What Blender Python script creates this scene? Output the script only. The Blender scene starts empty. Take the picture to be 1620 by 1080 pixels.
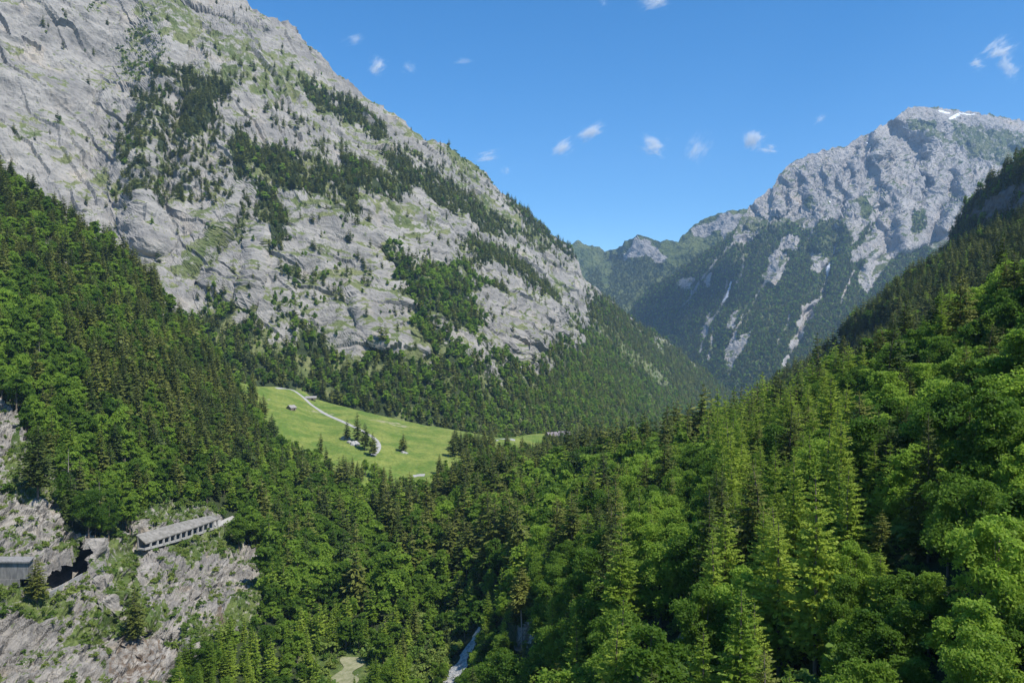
import bpy, math, random
import numpy as np
from mathutils import Vector
from mathutils.bvhtree import BVHTree

R = math.radians
rng = np.random.default_rng(7)
random.seed(7)
C = bpy.context.scene
COL = C.collection

# ------------------------------------------------------------------ camera, sky, sun, exposure
FPX = 1271.0                       # focal length in pixels of the 1620 px wide photograph
cam_d = bpy.data.cameras.new('camera'); cam = bpy.data.objects.new('camera', cam_d); COL.objects.link(cam)
cam.location = (0, 0, 0); cam.rotation_euler = (R(90), 0, 0)
cam_d.sensor_width = 36.0; cam_d.lens = FPX / 1620 * 36.0
cam_d.clip_start = 0.5; cam_d.clip_end = 40000
C.camera = cam
SUN_AZ, SUN_EL = 132.0, 56.0       # clockwise from the view direction, above the horizon
w = bpy.data.worlds.new('World'); C.world = w; w.use_nodes = True
wn = w.node_tree.nodes; wl = w.node_tree.links
sky = wn.new('ShaderNodeTexSky'); sky.sky_type = 'NISHITA'; sky.sun_disc = False
sky.sun_elevation = R(SUN_EL); sky.sun_rotation = R(SUN_AZ)
sky.altitude = 1500; sky.air_density = 1.0; sky.dust_density = 0.25; sky.ozone_density = 2.2
hs_ = wn.new('ShaderNodeHueSaturation'); hs_.inputs['Saturation'].default_value = 1.4; wl.new(sky.outputs[0], hs_.inputs['Color'])
wl.new(hs_.outputs[0], wn['Background'].inputs[0]); wn['Background'].inputs[1].default_value = 0.120
sun_d = bpy.data.lights.new('sun', 'SUN'); sun = bpy.data.objects.new('sun', sun_d); COL.objects.link(sun)
sun_d.energy = 4.6; sun_d.angle = R(0.5); sun_d.color = (1.0, 0.955, 0.88)
SUNV = Vector((math.cos(R(SUN_EL)) * math.sin(R(SUN_AZ)), math.cos(R(SUN_EL)) * math.cos(R(SUN_AZ)), math.sin(R(SUN_EL))))
sun.rotation_euler = SUNV.to_track_quat('Z', 'Y').to_euler()
C.view_settings.view_transform = 'Standard'; C.view_settings.look = 'None'
C.view_settings.exposure = 0.6; C.view_settings.gamma = 1.0
C.cycles.max_bounces = 5; C.cycles.diffuse_bounces = 2; C.cycles.glossy_bounces = 1
C.cycles.transmission_bounces = 2; C.cycles.volume_bounces = 1; C.cycles.transparent_max_bounces = 8
C.cycles.use_denoising = True
try:
    C.cycles.volume_step_rate = 1.0; C.cycles.volume_max_steps = 128
except Exception:
    pass

S = 1.3                            # metres of the near terrain per unit of the distances below

# ------------------------------------------------------------------ small helpers
def unproj(px, py, d):
    px, py, d = np.broadcast_arrays(np.asarray(px, float), np.asarray(py, float), np.asarray(d, float))
    return np.stack([(px - 810) / FPX * d, d, (540 - py) / FPX * d], -1)

def proj(p):
    p = np.asarray(p, float); d = np.maximum(p[..., 1], 1e-3)
    return 810 + p[..., 0] / d * FPX, 540 - p[..., 2] / d * FPX

def inside(poly, x, y):
    x = np.asarray(x, float); y = np.asarray(y, float); r = np.zeros(x.shape, bool)
    n = len(poly); j = n - 1
    for i in range(n):
        xi, yi = poly[i]; xj, yj = poly[j]
        if yi != yj:
            c = ((yi > y) != (yj > y)) & (x < (xj - xi) * (y - yi) / (yj - yi) + xi)
            r ^= c
        j = i
    return r

def line_dist(poly, x, y):
    best = np.full(np.shape(x), 1e9)
    for (x0, y0), (x1, y1) in zip(poly[:-1], poly[1:]):
        dx, dy = x1 - x0, y1 - y0; L2 = dx * dx + dy * dy + 1e-9
        t = np.clip(((x - x0) * dx + (y - y0) * dy) / L2, 0, 1)
        best = np.minimum(best, np.hypot(x - x0 - t * dx, y - y0 - t * dy))
    return best

_perm = np.random.default_rng(3).integers(0, 256, 256)
_perm = np.concatenate([_perm, _perm, _perm])
_grad = np.random.default_rng(5).normal(size=(256, 3)); _grad /= np.linalg.norm(_grad, axis=1)[:, None]
def noise(p):
    """gradient noise about -1..1 at points (..., 3)"""
    p = np.asarray(p, float); i = np.floor(p).astype(np.int64); f = p - i; i &= 255
    u = f * f * f * (f * (f * 6 - 15) + 10)
    out = 0
    for cx in (0, 1):
        wx = u[..., 0] if cx else 1 - u[..., 0]
        hx = _perm[(i[..., 0] + cx) & 255]
        for cy in (0, 1):
            wy = u[..., 1] if cy else 1 - u[..., 1]
            hy = _perm[(hx + i[..., 1] + cy) & 255]
            for cz in (0, 1):
                wz = u[..., 2] if cz else 1 - u[..., 2]
                g = _grad[_perm[(hy + i[..., 2] + cz) & 255]]
                d = g[..., 0] * (f[..., 0] - cx) + g[..., 1] * (f[..., 1] - cy) + g[..., 2] * (f[..., 2] - cz)
                out = out + d * wx * wy * wz
    return out * 1.6

def fbm(p, octv=4, gain=0.5):
    a, s, out = 1.0, 1.0, 0
    for k in range(octv):
        out = out + a * noise(p * s + 17.3 * k); a *= gain; s *= 2.03
    return out

def ridged(p, octv=4, gain=0.5):
    a, s, out = 1.0, 1.0, 0
    for k in range(octv):
        out = out + a * (1 - 2 * np.abs(noise(p * s + 31.7 * k))); a *= gain; s *= 2.07
    return out

_cell = np.random.default_rng(11).random((4096, 7))
def facets(q, tilt=.9):
    """broken rock: every cell of a random Voronoi division is a plane of its own height and tilt"""
    q = np.asarray(q, float); sh = q.shape[:-1]; q = q.reshape(-1, 3); b = np.floor(q).astype(np.int64)
    best = np.full(len(q), 1e9); out = np.zeros(len(q))
    for dx in (-1, 0, 1):
        for dy in (-1, 0, 1):
            for dz in (-1, 0, 1):
                c = b + (dx, dy, dz); h = _cell[(c[:, 0] * 73856093 ^ c[:, 1] * 19349663 ^ c[:, 2] * 83492791) & 4095]
                v = q - c - h[:, :3]; d = (v * v).sum(1); m = d < best; best[m] = d[m]
                out[m] = (h[m, 3] * 2 - 1) * .6 + ((h[m, 4:] * 2 - 1) * v[m]).sum(1) * tilt * 1.6
    return out.reshape(sh)

def sstep(a, b, x):
    t = np.clip((x - a) / (b - a), 0, 1); return t * t * (3 - 2 * t)

def unit(v):
    v = np.asarray(v, float); return v / np.linalg.norm(v)

class Depth:
    """thin plate spline through (px, py, distance)"""
    def __init__(self, pts, scale=1.0, smooth=2e-3):
        a = np.array(pts, float); self.c = a[:, :2] / 500; n = len(a)
        K = self.U(np.linalg.norm(self.c[:, None] - self.c[None], axis=-1)) + smooth * np.eye(n)
        P = np.c_[np.ones(n), self.c]
        A = np.zeros((n + 3, n + 3)); A[:n, :n] = K; A[:n, n:] = P; A[n:, :n] = P.T
        self.w = np.linalg.solve(A, np.r_[np.log(a[:, 2] * scale), 0, 0, 0])
    @staticmethod
    def U(r):
        return r * r * np.log(r + 1e-9)
    def __call__(self, px, py):
        q = np.stack(np.broadcast_arrays(px, py), -1).astype(float) / 500; sh = q.shape[:-1]; q = q.reshape(-1, 2)
        out = self.w[-3] + q @ self.w[-2:]
        for k in range(len(self.c)):
            out += self.w[k] * self.U(np.hypot(q[:, 0] - self.c[k, 0], q[:, 1] - self.c[k, 1]))
        return np.exp(out).reshape(sh)

def mesh_np(name, v, f, mats=(), mi=None, smooth=False):
    me = bpy.data.meshes.new(name)
    v = np.asarray(v, np.float32); f = np.asarray(f, np.int32); k = f.shape[1]
    me.vertices.add(len(v)); me.vertices.foreach_set('co', v.ravel())
    me.loops.add(f.size); me.loops.foreach_set('vertex_index', f.ravel())
    me.polygons.add(len(f)); me.polygons.foreach_set('loop_start', np.arange(0, f.size, k, dtype=np.int32))
    me.polygons.foreach_set('loop_total', np.full(len(f), k, np.int32))
    if mi is not None: me.polygons.foreach_set('material_index', np.asarray(mi, np.int32))
    me.polygons.foreach_set('use_smooth', np.full(len(f), smooth, bool))
    for m in mats: me.materials.append(m)
    me.update(calc_edges=True); me.validate()
    return me

def link(name, me, parent=None, loc=None):
    o = bpy.data.objects.new(name, me); COL.objects.link(o)
    if parent: o.parent = parent
    if loc is not None: o.location = loc
    return o

def tag(o, label=None, cat=None, group=None, kind=None):
    if label: o['label'] = label
    if cat: o['category'] = cat
    if group: o['group'] = group
    if kind: o['kind'] = kind
    return o

# ------------------------------------------------------------------ materials
def mat_new(name):
    m = bpy.data.materials.new(name); m.use_nodes = True
    nt = m.node_tree; b = nt.nodes['Principled BSDF']
    b.inputs['Specular IOR Level'].default_value = 0.2; b.inputs['Roughness'].default_value = 0.9
    return m, nt, b

def N(nt, t, **kw):
    n = nt.nodes.new(t)
    for k, v in kw.items(): setattr(n, k, v)
    return n

def mixc(nt, fac, a, b):
    n = N(nt, 'ShaderNodeMix', data_type='RGBA')
    for i, s in ((0, fac), (6, a), (7, b)):
        if hasattr(s, 'is_output'): nt.links.new(s, n.inputs[i])
        elif i == 0: n.inputs[0].default_value = s
        else: n.inputs[i].default_value = (*s, 1)
    return n.outputs[2]

def noise_node(nt, scale, coord, detail=4, rough=0.6):
    n = N(nt, 'ShaderNodeTexNoise'); n.inputs['Scale'].default_value = scale
    n.inputs['Detail'].default_value = detail; n.inputs['Roughness'].default_value = rough
    nt.links.new(coord, n.inputs['Vector']); return n.outputs['Fac']

def maprange(nt, val, a, b, c=0.0, d=1.0):
    n = N(nt, 'ShaderNodeMapRange', interpolation_type='SMOOTHSTEP')
    nt.links.new(val, n.inputs[0])
    for i, x in zip((1, 2, 3, 4), (a, b, c, d)): n.inputs[i].default_value = x
    return n.outputs[0]

def math_node(nt, op, a, b):
    n = N(nt, 'ShaderNodeMath', operation=op)
    for i, s in enumerate((a, b)):
        if hasattr(s, 'is_output'): nt.links.new(s, n.inputs[i])
        else: n.inputs[i].default_value = s
    return n.outputs[0]

def terrain_mat(name, unitm, rock=((.36, .35, .33), (.22, .22, .22), (.42, .37, .30)), grass=((.10, .15, .035), (.17, .20, .06)),
                floor=(.035, .05, .018), strata=None, snowc=(.85, .86, .88), bump=0.6, grain=1.0, fall=None, aniso=2.8):
    """rock, grass, wood floor and snow on one surface; unitm is the size in metres of its smallest clear detail"""
    m, nt, b = mat_new(name)
    geo = N(nt, 'ShaderNodeNewGeometry').outputs['Position']
    co = geo
    if strata is not None:
        mp = N(nt, 'ShaderNodeMapping', vector_type='TEXTURE'); nt.links.new(geo, mp.inputs['Vector'])
        z = Vector(strata); q = z.to_track_quat('Z', 'Y'); mp.inputs['Rotation'].default_value = q.to_euler()
        mp.inputs['Scale'].default_value = (aniso, aniso, 1.0); co = mp.outputs[0]
    if fall:
        mp = N(nt, 'ShaderNodeMapping', vector_type='TEXTURE'); nt.links.new(geo, mp.inputs['Vector']); mp.inputs['Scale'].default_value = (1, 1, fall); co = mp.outputs[0]
    big = noise_node(nt, 1 / (unitm * 45), geo, 3)
    lay = noise_node(nt, 1 / (unitm * 7), co, 6, 0.68)
    fine = noise_node(nt, 1 / (unitm * 2.2), geo, 3, 0.7)
    tan = noise_node(nt, 1 / (unitm * 25), geo, 4)
    c = mixc(nt, maprange(nt, lay, .32, .58), rock[1], rock[0])
    c = mixc(nt, maprange(nt, big, .40, .66, 0, .55), c, rock[1])
    if strata is not None:
        m2 = N(nt, 'ShaderNodeMapping', vector_type='TEXTURE'); nt.links.new(geo, m2.inputs['Vector'])
        m2.inputs['Rotation'].default_value = Vector(strata).to_track_quat('Z', 'Y').to_euler(); m2.inputs['Scale'].default_value = (16, 16, 1)
        bd = noise_node(nt, 1 / (unitm * 6), m2.outputs[0], 4, .6)
        c = mixc(nt, maprange(nt, bd, .50, .66, 0, .6), c, rock[1]); c = mixc(nt, maprange(nt, bd, .42, .34, 0, .35), c, tuple(min(.6, k * 1.18) for k in rock[0]))
    c = mixc(nt, maprange(nt, tan, .56, .72, 0, .6), c, rock[2])
    c = mixc(nt, maprange(nt, fine, .3, .42, .45 * grain, 0), c, (.07, .07, .07))
    def attr(n):
        a = N(nt, 'ShaderNodeAttribute', attribute_name=n); return a.outputs['Fac']
    gn = noise_node(nt, 1 / (unitm * 6), geo, 5, 0.65)
    gcol = mixc(nt, maprange(nt, noise_node(nt, 1 / (unitm * 18), geo, 4), .35, .65), grass[0], grass[1])
    gcol = mixc(nt, maprange(nt, fine, .35, .65, 0, .5), gcol, (grass[0][0] * .5, grass[0][1] * .5, grass[0][2] * .5))
    gf = math_node(nt, 'ADD', attr('grass'), math_node(nt, 'MULTIPLY', math_node(nt, 'SUBTRACT', gn, .5), 1.5))
    c = mixc(nt, maprange(nt, gf, .42, .6), c, gcol)
    wf = math_node(nt, 'ADD', attr('wood'), math_node(nt, 'MULTIPLY', math_node(nt, 'SUBTRACT', gn, .5), .6))
    c = mixc(nt, maprange(nt, wf, .4, .6), c, floor)
    sf = math_node(nt, 'ADD', attr('earth'), math_node(nt, 'MULTIPLY', math_node(nt, 'SUBTRACT', gn, .5), .9))
    c = mixc(nt, maprange(nt, sf, .4, .6), c, snowc)
    nt.links.new(c, b.inputs['Base Color'])
    h = math_node(nt, 'ADD', math_node(nt, 'MULTIPLY', lay, 1.0), math_node(nt, 'MULTIPLY', fine, .35))
    bp = N(nt, 'ShaderNodeBump'); bp.inputs['Strength'].default_value = bump; bp.inputs['Distance'].default_value = unitm * 5
    nt.links.new(h, bp.inputs['Height']); nt.links.new(bp.outputs[0], b.inputs['Normal'])
    return m

def leaf_mat(name, dark, light, trans=0.25, tscale=1.6, rand=0.9):
    m, nt, b = mat_new(name)
    oi = N(nt, 'ShaderNodeObjectInfo'); tc = N(nt, 'ShaderNodeTexCoord')
    nz = noise_node(nt, 9.0, tc.outputs['Object'], 3)
    v = math_node(nt, 'ADD', math_node(nt, 'MULTIPLY', oi.outputs['Random'], rand), math_node(nt, 'MULTIPLY', nz, .6))
    c = mixc(nt, maprange(nt, v, .2, 1.35), dark, light)
    nt.links.new(c, b.inputs['Base Color']); b.inputs['Roughness'].default_value = .55
    b.inputs['Specular IOR Level'].default_value = .15
    tr = N(nt, 'ShaderNodeBsdfTranslucent')
    hs = N(nt, 'ShaderNodeHueSaturation'); hs.inputs['Value'].default_value = tscale; nt.links.new(c, hs.inputs['Color'])
    nt.links.new(hs.outputs[0], tr.inputs['Color'])
    mx = N(nt, 'ShaderNodeMixShader'); mx.inputs[0].default_value = trans
    nt.links.new(b.outputs[0], mx.inputs[1]); nt.links.new(tr.outputs[0], mx.inputs[2])
    nt.links.new(mx.outputs[0], nt.nodes['Material Output'].inputs['Surface'])
    return m

def plain_mat(name, c1, c2, size, rough=.9, bump=.2, stretch=None):
    m, nt, b = mat_new(name)
    tc = N(nt, 'ShaderNodeTexCoord').outputs['Object']
    if stretch:
        mp = N(nt, 'ShaderNodeMapping'); mp.inputs['Scale'].default_value = stretch; nt.links.new(tc, mp.inputs[0]); tc = mp.outputs[0]
    nz = noise_node(nt, 1 / size, tc, 6, .65)
    nt.links.new(mixc(nt, maprange(nt, nz, .3, .7), c1, c2), b.inputs['Base Color']); b.inputs['Roughness'].default_value = rough
    bp = N(nt, 'ShaderNodeBump'); bp.inputs['Strength'].default_value = bump; bp.inputs['Distance'].default_value = size * .3
    nt.links.new(nz, bp.inputs['Height']); nt.links.new(bp.outputs[0], b.inputs['Normal'])
    return m

M_SPRUCE = leaf_mat('spruce_needles', (.048, .076, .016), (.160, .178, .036), .22)
M_LARCH = leaf_mat('larch_needles', (.150, .235, .028), (.275, .350, .048), .42, 1.7)
M_BROAD = leaf_mat('broad_leaves', (.060, .122, .014), (.215, .315, .040), .5, 2.0)
M_SHRUB = leaf_mat('shrub_leaves', (.085, .155, .024), (.195, .245, .050), .3)
M_DEAD = leaf_mat('bare_twigs', (.12, .105, .09), (.20, .18, .16), .0)
M_BARK = plain_mat('bark', (.10, .075, .055), (.20, .165, .13), .02, stretch=(8, 8, 1))
M_GREYBARK = plain_mat('grey_bark', (.22, .19, .16), (.34, .30, .26), .02, stretch=(8, 8, 1))
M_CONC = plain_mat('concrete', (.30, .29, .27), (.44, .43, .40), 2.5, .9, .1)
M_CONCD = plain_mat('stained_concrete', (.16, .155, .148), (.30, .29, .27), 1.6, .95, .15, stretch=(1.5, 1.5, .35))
M_ROOFC = plain_mat('weathered_slab', (.15, .142, .122), (.27, .255, .23), 2.6, .95, .2)
M_ROAD = plain_mat('road_surface', (.29, .28, .26), (.37, .36, .34), 3.0, .9, .05)
M_WOOD = plain_mat('weathered_wood', (.14, .11, .085), (.25, .21, .17), .4, .9, .2, stretch=(.3, .3, 3))
M_SHINGLE = plain_mat('roof_shingle', (.22, .205, .195), (.32, .30, .285), .8, .9, .2)
M_DARKROOF = plain_mat('slate_roof', (.16, .14, .15), (.24, .21, .22), .8, .9, .2)
M_STONE = plain_mat('boulder_stone', (.25, .24, .23), (.42, .41, .39), 1.5, .95, .5)
M_DARK = plain_mat('dark_opening', (.02, .018, .016), (.035, .03, .027), .5)

# ------------------------------------------------------------------ terrain sheets
class Sheet: pass

def terrain(name, mat, xs, skyl, bot, ny, depth, tweak=None, disp=None, masks=None, back=14, back_step=40, back_drop=.55, vpow=1.0, kind='structure', smooth=False, jag=0):
    xs = np.asarray(xs, float); nx = len(xs)
    sx, sy = np.array(skyl, float).T; bx, by = np.array(bot, float).T
    top = np.interp(xs, sx, sy)
    if jag: top = top + jag * (noise(np.stack([xs / 11, xs * 0 + 3.3, xs * 0], -1)) + .6 * noise(np.stack([xs / 4.2, xs * 0 + 8.3, xs * 0], -1)) - .2)
    low = np.interp(xs, bx, by)
    t = np.linspace(0, 1, ny) ** vpow
    PX = np.repeat(xs[None], ny, 0); PY = top[None] + (low - top)[None] * t[:, None]
    D = depth(PX, PY)
    if tweak is not None: D = tweak(PX, PY, D)
    P = unproj(PX, PY, D)
    def normals(P):
        n = np.cross(np.gradient(P, axis=1), np.gradient(P, axis=0)); n /= np.linalg.norm(n, axis=-1, keepdims=True) + 1e-12
        flip = (n * P).sum(-1) > 0; n[flip] *= -1; return n
    n = normals(P)
    if disp is not None:
        d = disp(P, n, PX, PY)
        P = P + (d if d.ndim == 3 else n * d[..., None])
    n = normals(P)
    att = {k: np.zeros((ny, nx)) for k in ('grass', 'wood', 'earth')}
    if masks is not None:
        for k, v in masks(P, n, PX, PY).items(): att[k] = v
    s = Sheet(); s.P, s.n, s.PX, s.PY, s.D, s.att, s.depth = P, n, PX, PY, D, att, depth
    # the far side of the crest, so that the ridge has a back
    rows = []
    out = P[0][:, :2] / np.linalg.norm(P[0][:, :2], axis=1, keepdims=True)
    for k in range(back, 0, -1):
        q = P[0].copy(); q[:, :2] += out * back_step * k; q[:, 2] -= back_drop * back_step * k - back_step * .35 * noise(q / (back_step * 4))
        rows.append(q)
    V = np.concatenate([np.array(rows).reshape(-1, nx, 3), P], 0) if back else P
    ay = V.shape[0]
    idx = np.arange(ay * nx).reshape(ay, nx)
    F = np.stack([idx[:-1, :-1], idx[1:, :-1], idx[1:, 1:], idx[:-1, 1:]], -1).reshape(-1, 4)
    me = mesh_np(name, V.reshape(-1, 3), F, [mat], smooth=smooth)
    for k, v in att.items():
        full = np.concatenate([np.repeat(v[:1], back, 0), v], 0) if back else v
        me.attributes.new(k, 'FLOAT', 'POINT').data.foreach_set('value', full.astype(np.float32).ravel())
    s.ob = tag(link(name, me), kind=kind)
    s.V, s.F = V.reshape(-1, 3), F
    return s

def crease(PX, PY, lines):
    """sum of bumps along pixel lines: (polyline, width, amount)"""
    o = np.zeros(PX.shape)
    for pl, wd, am in lines: o += am * np.exp(-(line_dist(pl, PX, PY) / wd) ** 2)
    return o

def layered(P, nb, along, th, ln, octv=4):
    """noise drawn out along the bedding planes with normal nb"""
    nb = unit(nb); a = unit(np.cross(np.cross(nb, along), nb)); c = np.cross(nb, a)
    q = np.stack([P @ nb / th, P @ a / ln, P @ c / ln], -1)
    return fbm(q, octv, .55)

# ---- far peak and far ridge
depF = Depth([(896,395,7500),(1014,380,7000),(1096,365,6800),(1182,338,6600),(896,520,5800),(1000,540,5800),(1200,450,5900),(960,405,7400),(960,470,6400),(800,470,7000),(700,500,7000),(1250,340,6500)])
skyF = [(600,520),(750,470),(850,420),(896,395),(915,391),(931,395),(959,405),(970,400),(995,389),(1014,380),(1029,380),(1047,388),(1060,384),(1073,384),(1096,365),(1120,352),(1166,339),(1182,338),(1230,345),(1330,400)]
botF = [(600,600),(900,560),(1000,560),(1100,520),(1200,470),(1330,450)]
def dispF(P, n, PX, PY):
    q = P.copy(); q[..., 2] *= .35
    return 45 * ridged(q / 420, 5, .5) + 12 * fbm(P / 60, 3)
FROCK = [[(985,425),(1000,395),(1020,382),(1040,395),(1062,415),(1052,425),(1040,418),(1025,412),(1005,420)],[(1096,366),(1165,345),(1180,352),(1170,368),(1158,378),(1150,390),(1142,372),(1100,378)]]
FGRASS = [[(900,395),(930,397),(960,407),(955,440),(935,430),(918,470),(910,440)],[(1050,392),(1096,378),(1150,385),(1120,405),(1065,435),(1030,460),(1060,430)],[(940,410),(965,408),(968,440),(958,470),(948,440)],[(1070,385),(1096,366),(1180,340),(1180,345),(1100,372)]]
def maskF(P, n, PX, PY):
    x = PX + 7 * noise(P / 150); y = PY + 6 * noise(P / 130 + 9)
    rock = np.zeros(PX.shape, bool); gr = np.zeros(PX.shape, bool)
    for p in FROCK: rock |= inside(p, x, y)
    for p in FGRASS: gr |= inside(p, x, y)
    return dict(grass=np.where(rock, .15 + .25 * noise(P / 90), np.where(gr, 1.0, .9)), wood=np.where(rock | gr, 0, .0))
M_FAR = terrain_mat('far_rock', 12, rock=((.36, .345, .325), (.21, .205, .20), (.40, .35, .28)), grass=((.075, .105, .03), (.14, .165, .055)), bump=.9)
sheetF = terrain('distant_ridge', M_FAR, np.arange(600, 1330, 1.8), skyF, botF, 110, depF, None, dispF, maskF, back=10, back_step=120, jag=1.2)

depE = Depth([(1437,169,6500),(1620,192,7000),(1900,260,7000),(1254,256,6200),(1182,338,5900),(1065,435,5600),(960,530,5600),(1400,300,5800),(1250,400,5250),(1100,480,5200),
    (1150,640,4300),(1300,600,4200),(1450,450,4900),(1000,560,5300),(1620,400,5300),(1900,400,5300),(1300,700,3900),(1150,700,4100),(1520,250,6400),(1550,330,5500),(800,600,5600)])
skyE = [(800,640),(900,590),(960,530),(995,494),(1027,458),(1065,435),(1100,412),(1140,385),(1160,368),(1176,342),(1185,327),(1205,312),(1222,296),(1236,273),(1254,256),(1275,248),(1296,243),(1317,234),(1338,233),(1360,217),(1382,206),(1402,196),(1419,185),(1437,169),(1451,169),(1490,171),(1518,175),(1560,182),(1620,192),(1800,235),(1950,300)]
botE = [(800,680),(960,640),(1150,720),(1300,720),(1620,560),(1950,480)]
E_LINES = [
    # buttresses (towards the camera) and gullies (away)
    ([(1382,210),(1395,260),(1402,300),(1400,350),(1370,420)], 9, -.016), ([(1412,205),(1440,235),(1462,255)], 16, .022), ([(1405,250),(1412,255),(1450,262)], 8, .012),
    ([(1468,215),(1475,260),(1480,300)], 9, -.014), ([(1398,330),(1390,380),(1365,420)], 8, .016), ([(1418,310),(1432,350),(1428,390)], 11, -.018),
    ([(1400,370),(1398,395),(1390,410)], 7, .010), ([(1462,285),(1455,310)], 7, .012), ([(1508,280),(1495,320),(1480,370),(1450,400)], 8, .018),
    ([(1525,270),(1518,320),(1500,360)], 8, -.012), ([(1340,325),(1330,350),(1318,390),(1312,430),(1302,460),(1280,500),(1250,560)], 8, .016),
    ([(1375,315),(1350,350),(1330,400)], 10, -.010), ([(1300,340),(1290,390)], 12, -.012), ([(1258,300),(1268,330)], 7, .010), ([(1220,300),(1235,335)], 7, -.010),
    ([(1245,280),(1250,330)], 6, -.010), ([(1190,330),(1200,345)], 6, .008), ([(1255,395),(1225,440)], 14, -.010), ([(1240,400),(1290,400)], 7, .008), ([(1160,430),(1145,480)], 7, .008),
    ([(1180,380),(1172,420)], 6, .006), ([(1320,290),(1330,320)], 7, .009), ([(1275,270),(1280,320)], 5, -.008), ([(1310,260),(1312,300)], 6, -.008), ([(1350,240),(1345,290)], 7, .008), ([(1535,230),(1600,260)], 8, -.004)]
E_SNOWL = [([(1312,318),(1316,322)], 1.2), ([(1336,328),(1330,345),(1326,355),(1322,375),(1320,395),(1316,405)], 1.6), ([(1312,412),(1314,425),(1310,440),(1306,455),(1300,462)], 1.9),
    ([(1156,445),(1150,470)], 1.8), ([(1144,478),(1149,470)], 1.4), ([(1372,228),(1385,235),(1380,240)], 1.2), ([(1485,175),(1502,179)], 1.3), ([(1518,178),(1540,183)], .8), ([(1503,189),(1514,183)], 2.6), ([(1428,202),(1436,204)], .8)]
E_ROCKP = [[(1065,500),(1160,380),(1176,335),(1240,260),(1340,225),(1440,165),(1640,190),(1640,330),(1500,400),(1450,390),(1420,410),(1340,415),(1345,370),(1330,345),(1300,350),(1260,365),(1220,355),(1190,375),(1165,390),(1120,420)],
    [(1225,395),(1250,400),(1235,440),(1205,450),(1200,440)], [(1290,400),(1308,410),(1312,425),(1285,432),(1278,415)], [(1120,432),(1130,430),(1122,455),(1113,450)], [(1300,455),(1290,490),(1268,540),(1250,560),(1238,575),(1262,500),(1265,480),(1285,480)],
    [(1160,500),(1175,490),(1160,530),(1150,520)], [(1150,560),(1190,525),(1195,530),(1175,575),(1150,590)], [(1120,500),(1130,490),(1115,530),(1105,535)], [(1375,400),(1420,395),(1400,430),(1370,465),(1355,440)],
    [(1075,440),(1100,440),(1085,460),(1072,455)], [(1236,380),(1265,375),(1258,395),(1235,395)], [(1165,548),(1172,545),(1160,590),(1150,605)]]
E_WOODR = [[(1285,372),(1330,348),(1335,352),(1318,375),(1312,400),(1290,398),(1262,402),(1258,390)], [(1340,395),(1365,365),(1372,355),(1378,362),(1358,395),(1335,410)], [(1360,318),(1372,315),(1380,335),(1368,350),(1360,340)], [(1445,340),(1460,335),(1470,355),(1455,375),(1440,365)],[(1240,352),(1262,350),(1268,362),(1248,370)]]
E_MEAD = [[(1500,190),(1530,200),(1640,215),(1640,262),(1580,262),(1530,245),(1510,225)], [(1430,185),(1480,195),(1510,225),(1500,230),(1470,215),(1440,205)], [(1165,345),(1200,345),(1225,352),(1190,370),(1165,372)], [(1270,310),(1290,320),(1280,335),(1268,330)],[(1220,345),(1290,345),(1275,362),(1225,358)]]
def tweakE(PX, PY, D):
    px = PX + 5 * np.sin(PY / 13) + 3 * np.sin(PY / 5.1 + PX / 30)
    return D * (1 + crease(px, PY, E_LINES) * 1.35)
def dispE(P, n, PX, PY):
    up = sstep(480, 330, PY + .25 * (PX - 1250))
    lay = layered(P, (.12, -.1, 1), (1, .2, -.1), 45, 700, 4)
    x, y, z = P[..., 0], P[..., 1], P[..., 2]
    u = x - .38 * z + 70 * noise(P / 320) + 25 * noise(P / 110 + 3)
    qa = np.stack([u / 260, z / 1300, y / 900], -1)
    rib = ridged(qa, 5, .5) - .8 * ridged(qa * 1.13 + 40.7, 3, .5)
    fa = facets(np.stack([u / 150, z / 340, y / 340], -1)); fb_ = facets(np.stack([u / 55 + 7, z / 110, y / 110], -1)); fc = facets(np.stack([u / 22 + 3, z / 36, y / 36], -1))
    fade = .16 + .84 * sstep(0, 34, PY - np.interp(PX, *np.array(skyE, float).T))
    return fade * ((20 + 6 * up) * rib + up * (19 * fa + 11 * fb_ + 3.5 * fc) + (1 + 4 * up) * lay) + 4 * fbm(P / 45, 3) + 3 * fc * up
E_STREAK = [([(1150,445),(1145,478),(1120,520),(1108,562)], 2.6), ([(1185,480),(1165,540),(1158,600)], 2.8), ([(1178,380),(1172,430),(1165,448)], 2), ([(1210,440),(1185,500),(1150,560)], 2.2), ([(1375,300),(1380,345),(1372,380)], 2), ([(1330,350),(1318,405),(1312,412),(1300,460),(1285,500),(1262,540),(1240,580)], 3.4), ([(1250,500),(1225,560)], 2.4), ([(1130,520),(1122,570)], 1.8), ([(1290,330),(1280,380)], 2.2), ([(1350,430),(1330,480)], 2.2), ([(1095,450),(1085,500)], 1.6)]
def woodE(P, PX, PY):
    x = PX + 6 * noise(P / 120) + 3 * noise(P / 40); y = PY + 7 * noise(P / 110 + 9) + 3 * noise(P / 35 + 3)
    rock = np.zeros(PX.shape, bool)
    for p in E_ROCKP: rock |= inside(p, x, y)
    for p in E_WOODR: rock &= ~inside(p, x, y)
    for l, wd in E_STREAK: rock |= line_dist(l, PX + 2.5 * noise(P / 60), PY) < wd * (.75 + .6 * noise(P / 45))
    snow = np.zeros(PX.shape)
    for l, wd in E_SNOWL: snow = np.maximum(snow, 1.25 - line_dist(l, PX + 1.2 * noise(P / 30), PY) / wd * .75)
    return rock, snow
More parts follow.
